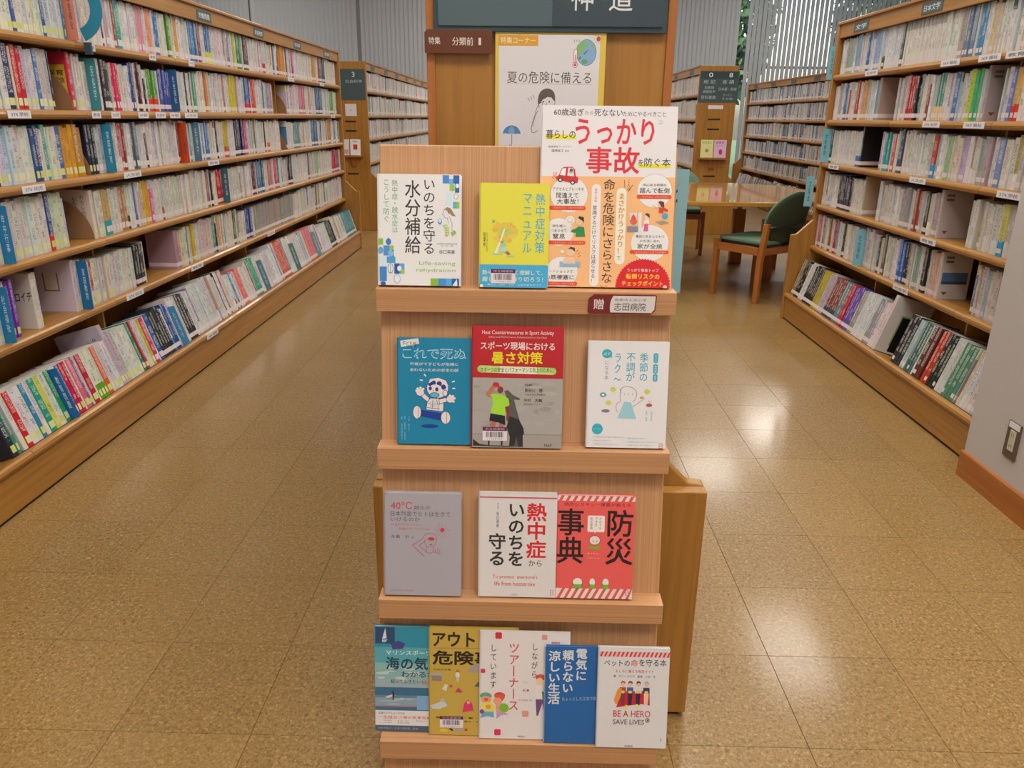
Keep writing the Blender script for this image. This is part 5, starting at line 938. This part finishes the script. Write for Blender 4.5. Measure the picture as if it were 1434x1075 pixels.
# ------------------------------------------------------------------ reading table and chairs
tb = empty('reading_table', (1.45, 6.75, 0), label='oak reading table with rounded ends behind the right aisle', cat='table')
def rrect(x0, x1, y0, y1, r, n=8):
    P_ = []
    for cx, cy, a0 in ((x1-r, y1-r, 0), (x0+r, y1-r, 90), (x0+r, y0+r, 180), (x1-r, y0+r, 270)):
        for i in range(n+1): a = math.radians(a0+90*i/n); P_.append((cx+r*math.cos(a), cy+r*math.sin(a)))
    return P_
TOPM = wood('table_oak', 'a8742c', 'c08a40', 'cc9a50', 'x', rough=.12, coat=.5)
MB().prism(rrect(-1.0, .98, -.93, .93, .68), .665, .70, 'z').build('table_top', TOPM, tb, bevel=.01, seg=3)
for x, y in ((.55, -.24), (.5, .53), (-.5, -.4), (-.5, .53)):
    q = MB().box(x-.055, x+.055, y-.035, y+.035, 0, .5).build('leg_post', REDOAK['z'], tb, bevel=.006)
    MB().tube([(x, y, .5), (x, y, .664)], .022, 10).build('steel_stem', GREY, q, smooth=False)
for y in (-.3, .5): MB().tube([(.5, y, .62), (.78, y+.1, .655)], .01, 6).build('brace', GREY, tb)
def chair(x, y, ang, label):
    """local: seat front towards +y"""
    c = empty('reading_chair', (x, y, 0), ang, label=label, cat='chair', group='green upholstered reading chairs')
    wd, dp = .245, .2
    for sx_ in (-1, 1):
        MB().prism([(sx_*wd-.018, dp-.02), (sx_*wd+.018, dp-.02), (sx_*wd+.018, dp+.02), (sx_*wd-.018, dp+.02)], 0, .425, 'z').build('leg', REDOAK['z'], c, bevel=.004)
        m_ = MB(); v = [(sx_*wd+a, -dp+b_-(.03 if z > .3 else 0)*(z-.3)/.28, z) for z in (0, .3, .575) for a, b_ in ((-.018, -.02), (.018, -.02), (.018, .02), (-.018, .02))]
        m_.add(v, [(0, 1, 2, 3), (11, 10, 9, 8)]+[(l+i, l+(i+1) % 4, l+4+(i+1) % 4, l+4+i) for l in (0, 4) for i in range(4)]); m_.build('leg', REDOAK['z'], c, bevel=.004)
        MB().box(sx_*wd-.012, sx_*wd+.012, -dp+.02, dp-.02, .345, .4).build('side_rail', REDOAK['y'], c, bevel=.003)
    for yy in (-dp, dp): MB().box(-wd+.018, wd-.018, yy-.01, yy+.01, .345, .4).build('cross_rail', REDOAK['x'], c, bevel=.003)
    sp = rrect(-wd+.024, wd-.024, -dp-.012, dp+.025, .05, 5)
    MB().prism(sp, .40, .415, 'z').build('seat_shell', DARK, c); MB().prism(sp, .4155, .445, 'z').build('seat', GREENF, c, bevel=.012, seg=3)
    # oval back, tilted and curved
    m_ = MB(); mb2 = MB(); N = 28; rx, rz, zc = .235, .195, .60
    def bp_(u, v, off): return (u*rx, -dp-.0+.04*(1-u*u)*-1-.06*(v*.8)+off-.01, zc+v*rz)
    for M_, o0, o1 in ((m_, .0, .02), (mb2, -.008, -.0005)):
        vs = []; fs = []; rings = 5
        for off in (o0, o1):
            vs.append(bp_(0, 0, off))
            for k in range(1, rings+1):
                for i in range(N): a = 2*PI*i/N; vs.append(bp_(k/rings*math.cos(a), k/rings*math.sin(a), off if k < rings else (o0+o1)/2+(off-(o0+o1)/2)*.5))
        L_ = 1+rings*N
        for s_ in (0, 1):
            b0 = s_*L_
            for i in range(N): fs.append((b0, b0+1+i, b0+1+(i+1) % N))
            for k in range(rings-1):
                for i in range(N): p = b0+1+k*N; fs.append((p+i, p+N+i, p+N+(i+1) % N, p+(i+1) % N))
        for i in range(N): p = 1+(rings-1)*N; fs.append((p+i, L_+p+i, L_+p+(i+1) % N, p+(i+1) % N))
        M_.add(vs, fs)
    m_.build('backrest', GREENF, c, smooth=True); mb2.build('backrest_shell', GREEND, c, smooth=True)
    MB().tube([(-wd-.0, -dp-.035, .545), (-.13, -dp-.065, .55), (0, -dp-.075, .55), (.13, -dp-.065, .55), (wd, -dp-.035, .545)], .011, 8).build('back_bar', DARK, c, smooth=True)
    MB().tube([(0, -dp-.07, .55), (0, -dp-.055, .43), (0, -dp+.02, .395)], .012, 8).build('back_strut', DARK, c, smooth=True)
    return c
chair(1.757, 5.90, math.radians(37), 'green chair with oval back pushed up to the table end nearest the camera')
chair(1.50, 7.93, math.radians(172), 'green chair on the far side of the table, its back rising above the table top')
chair(2.42, 6.75, math.radians(88), 'green chair at the right end of the table, mostly hidden behind the nearer chair')
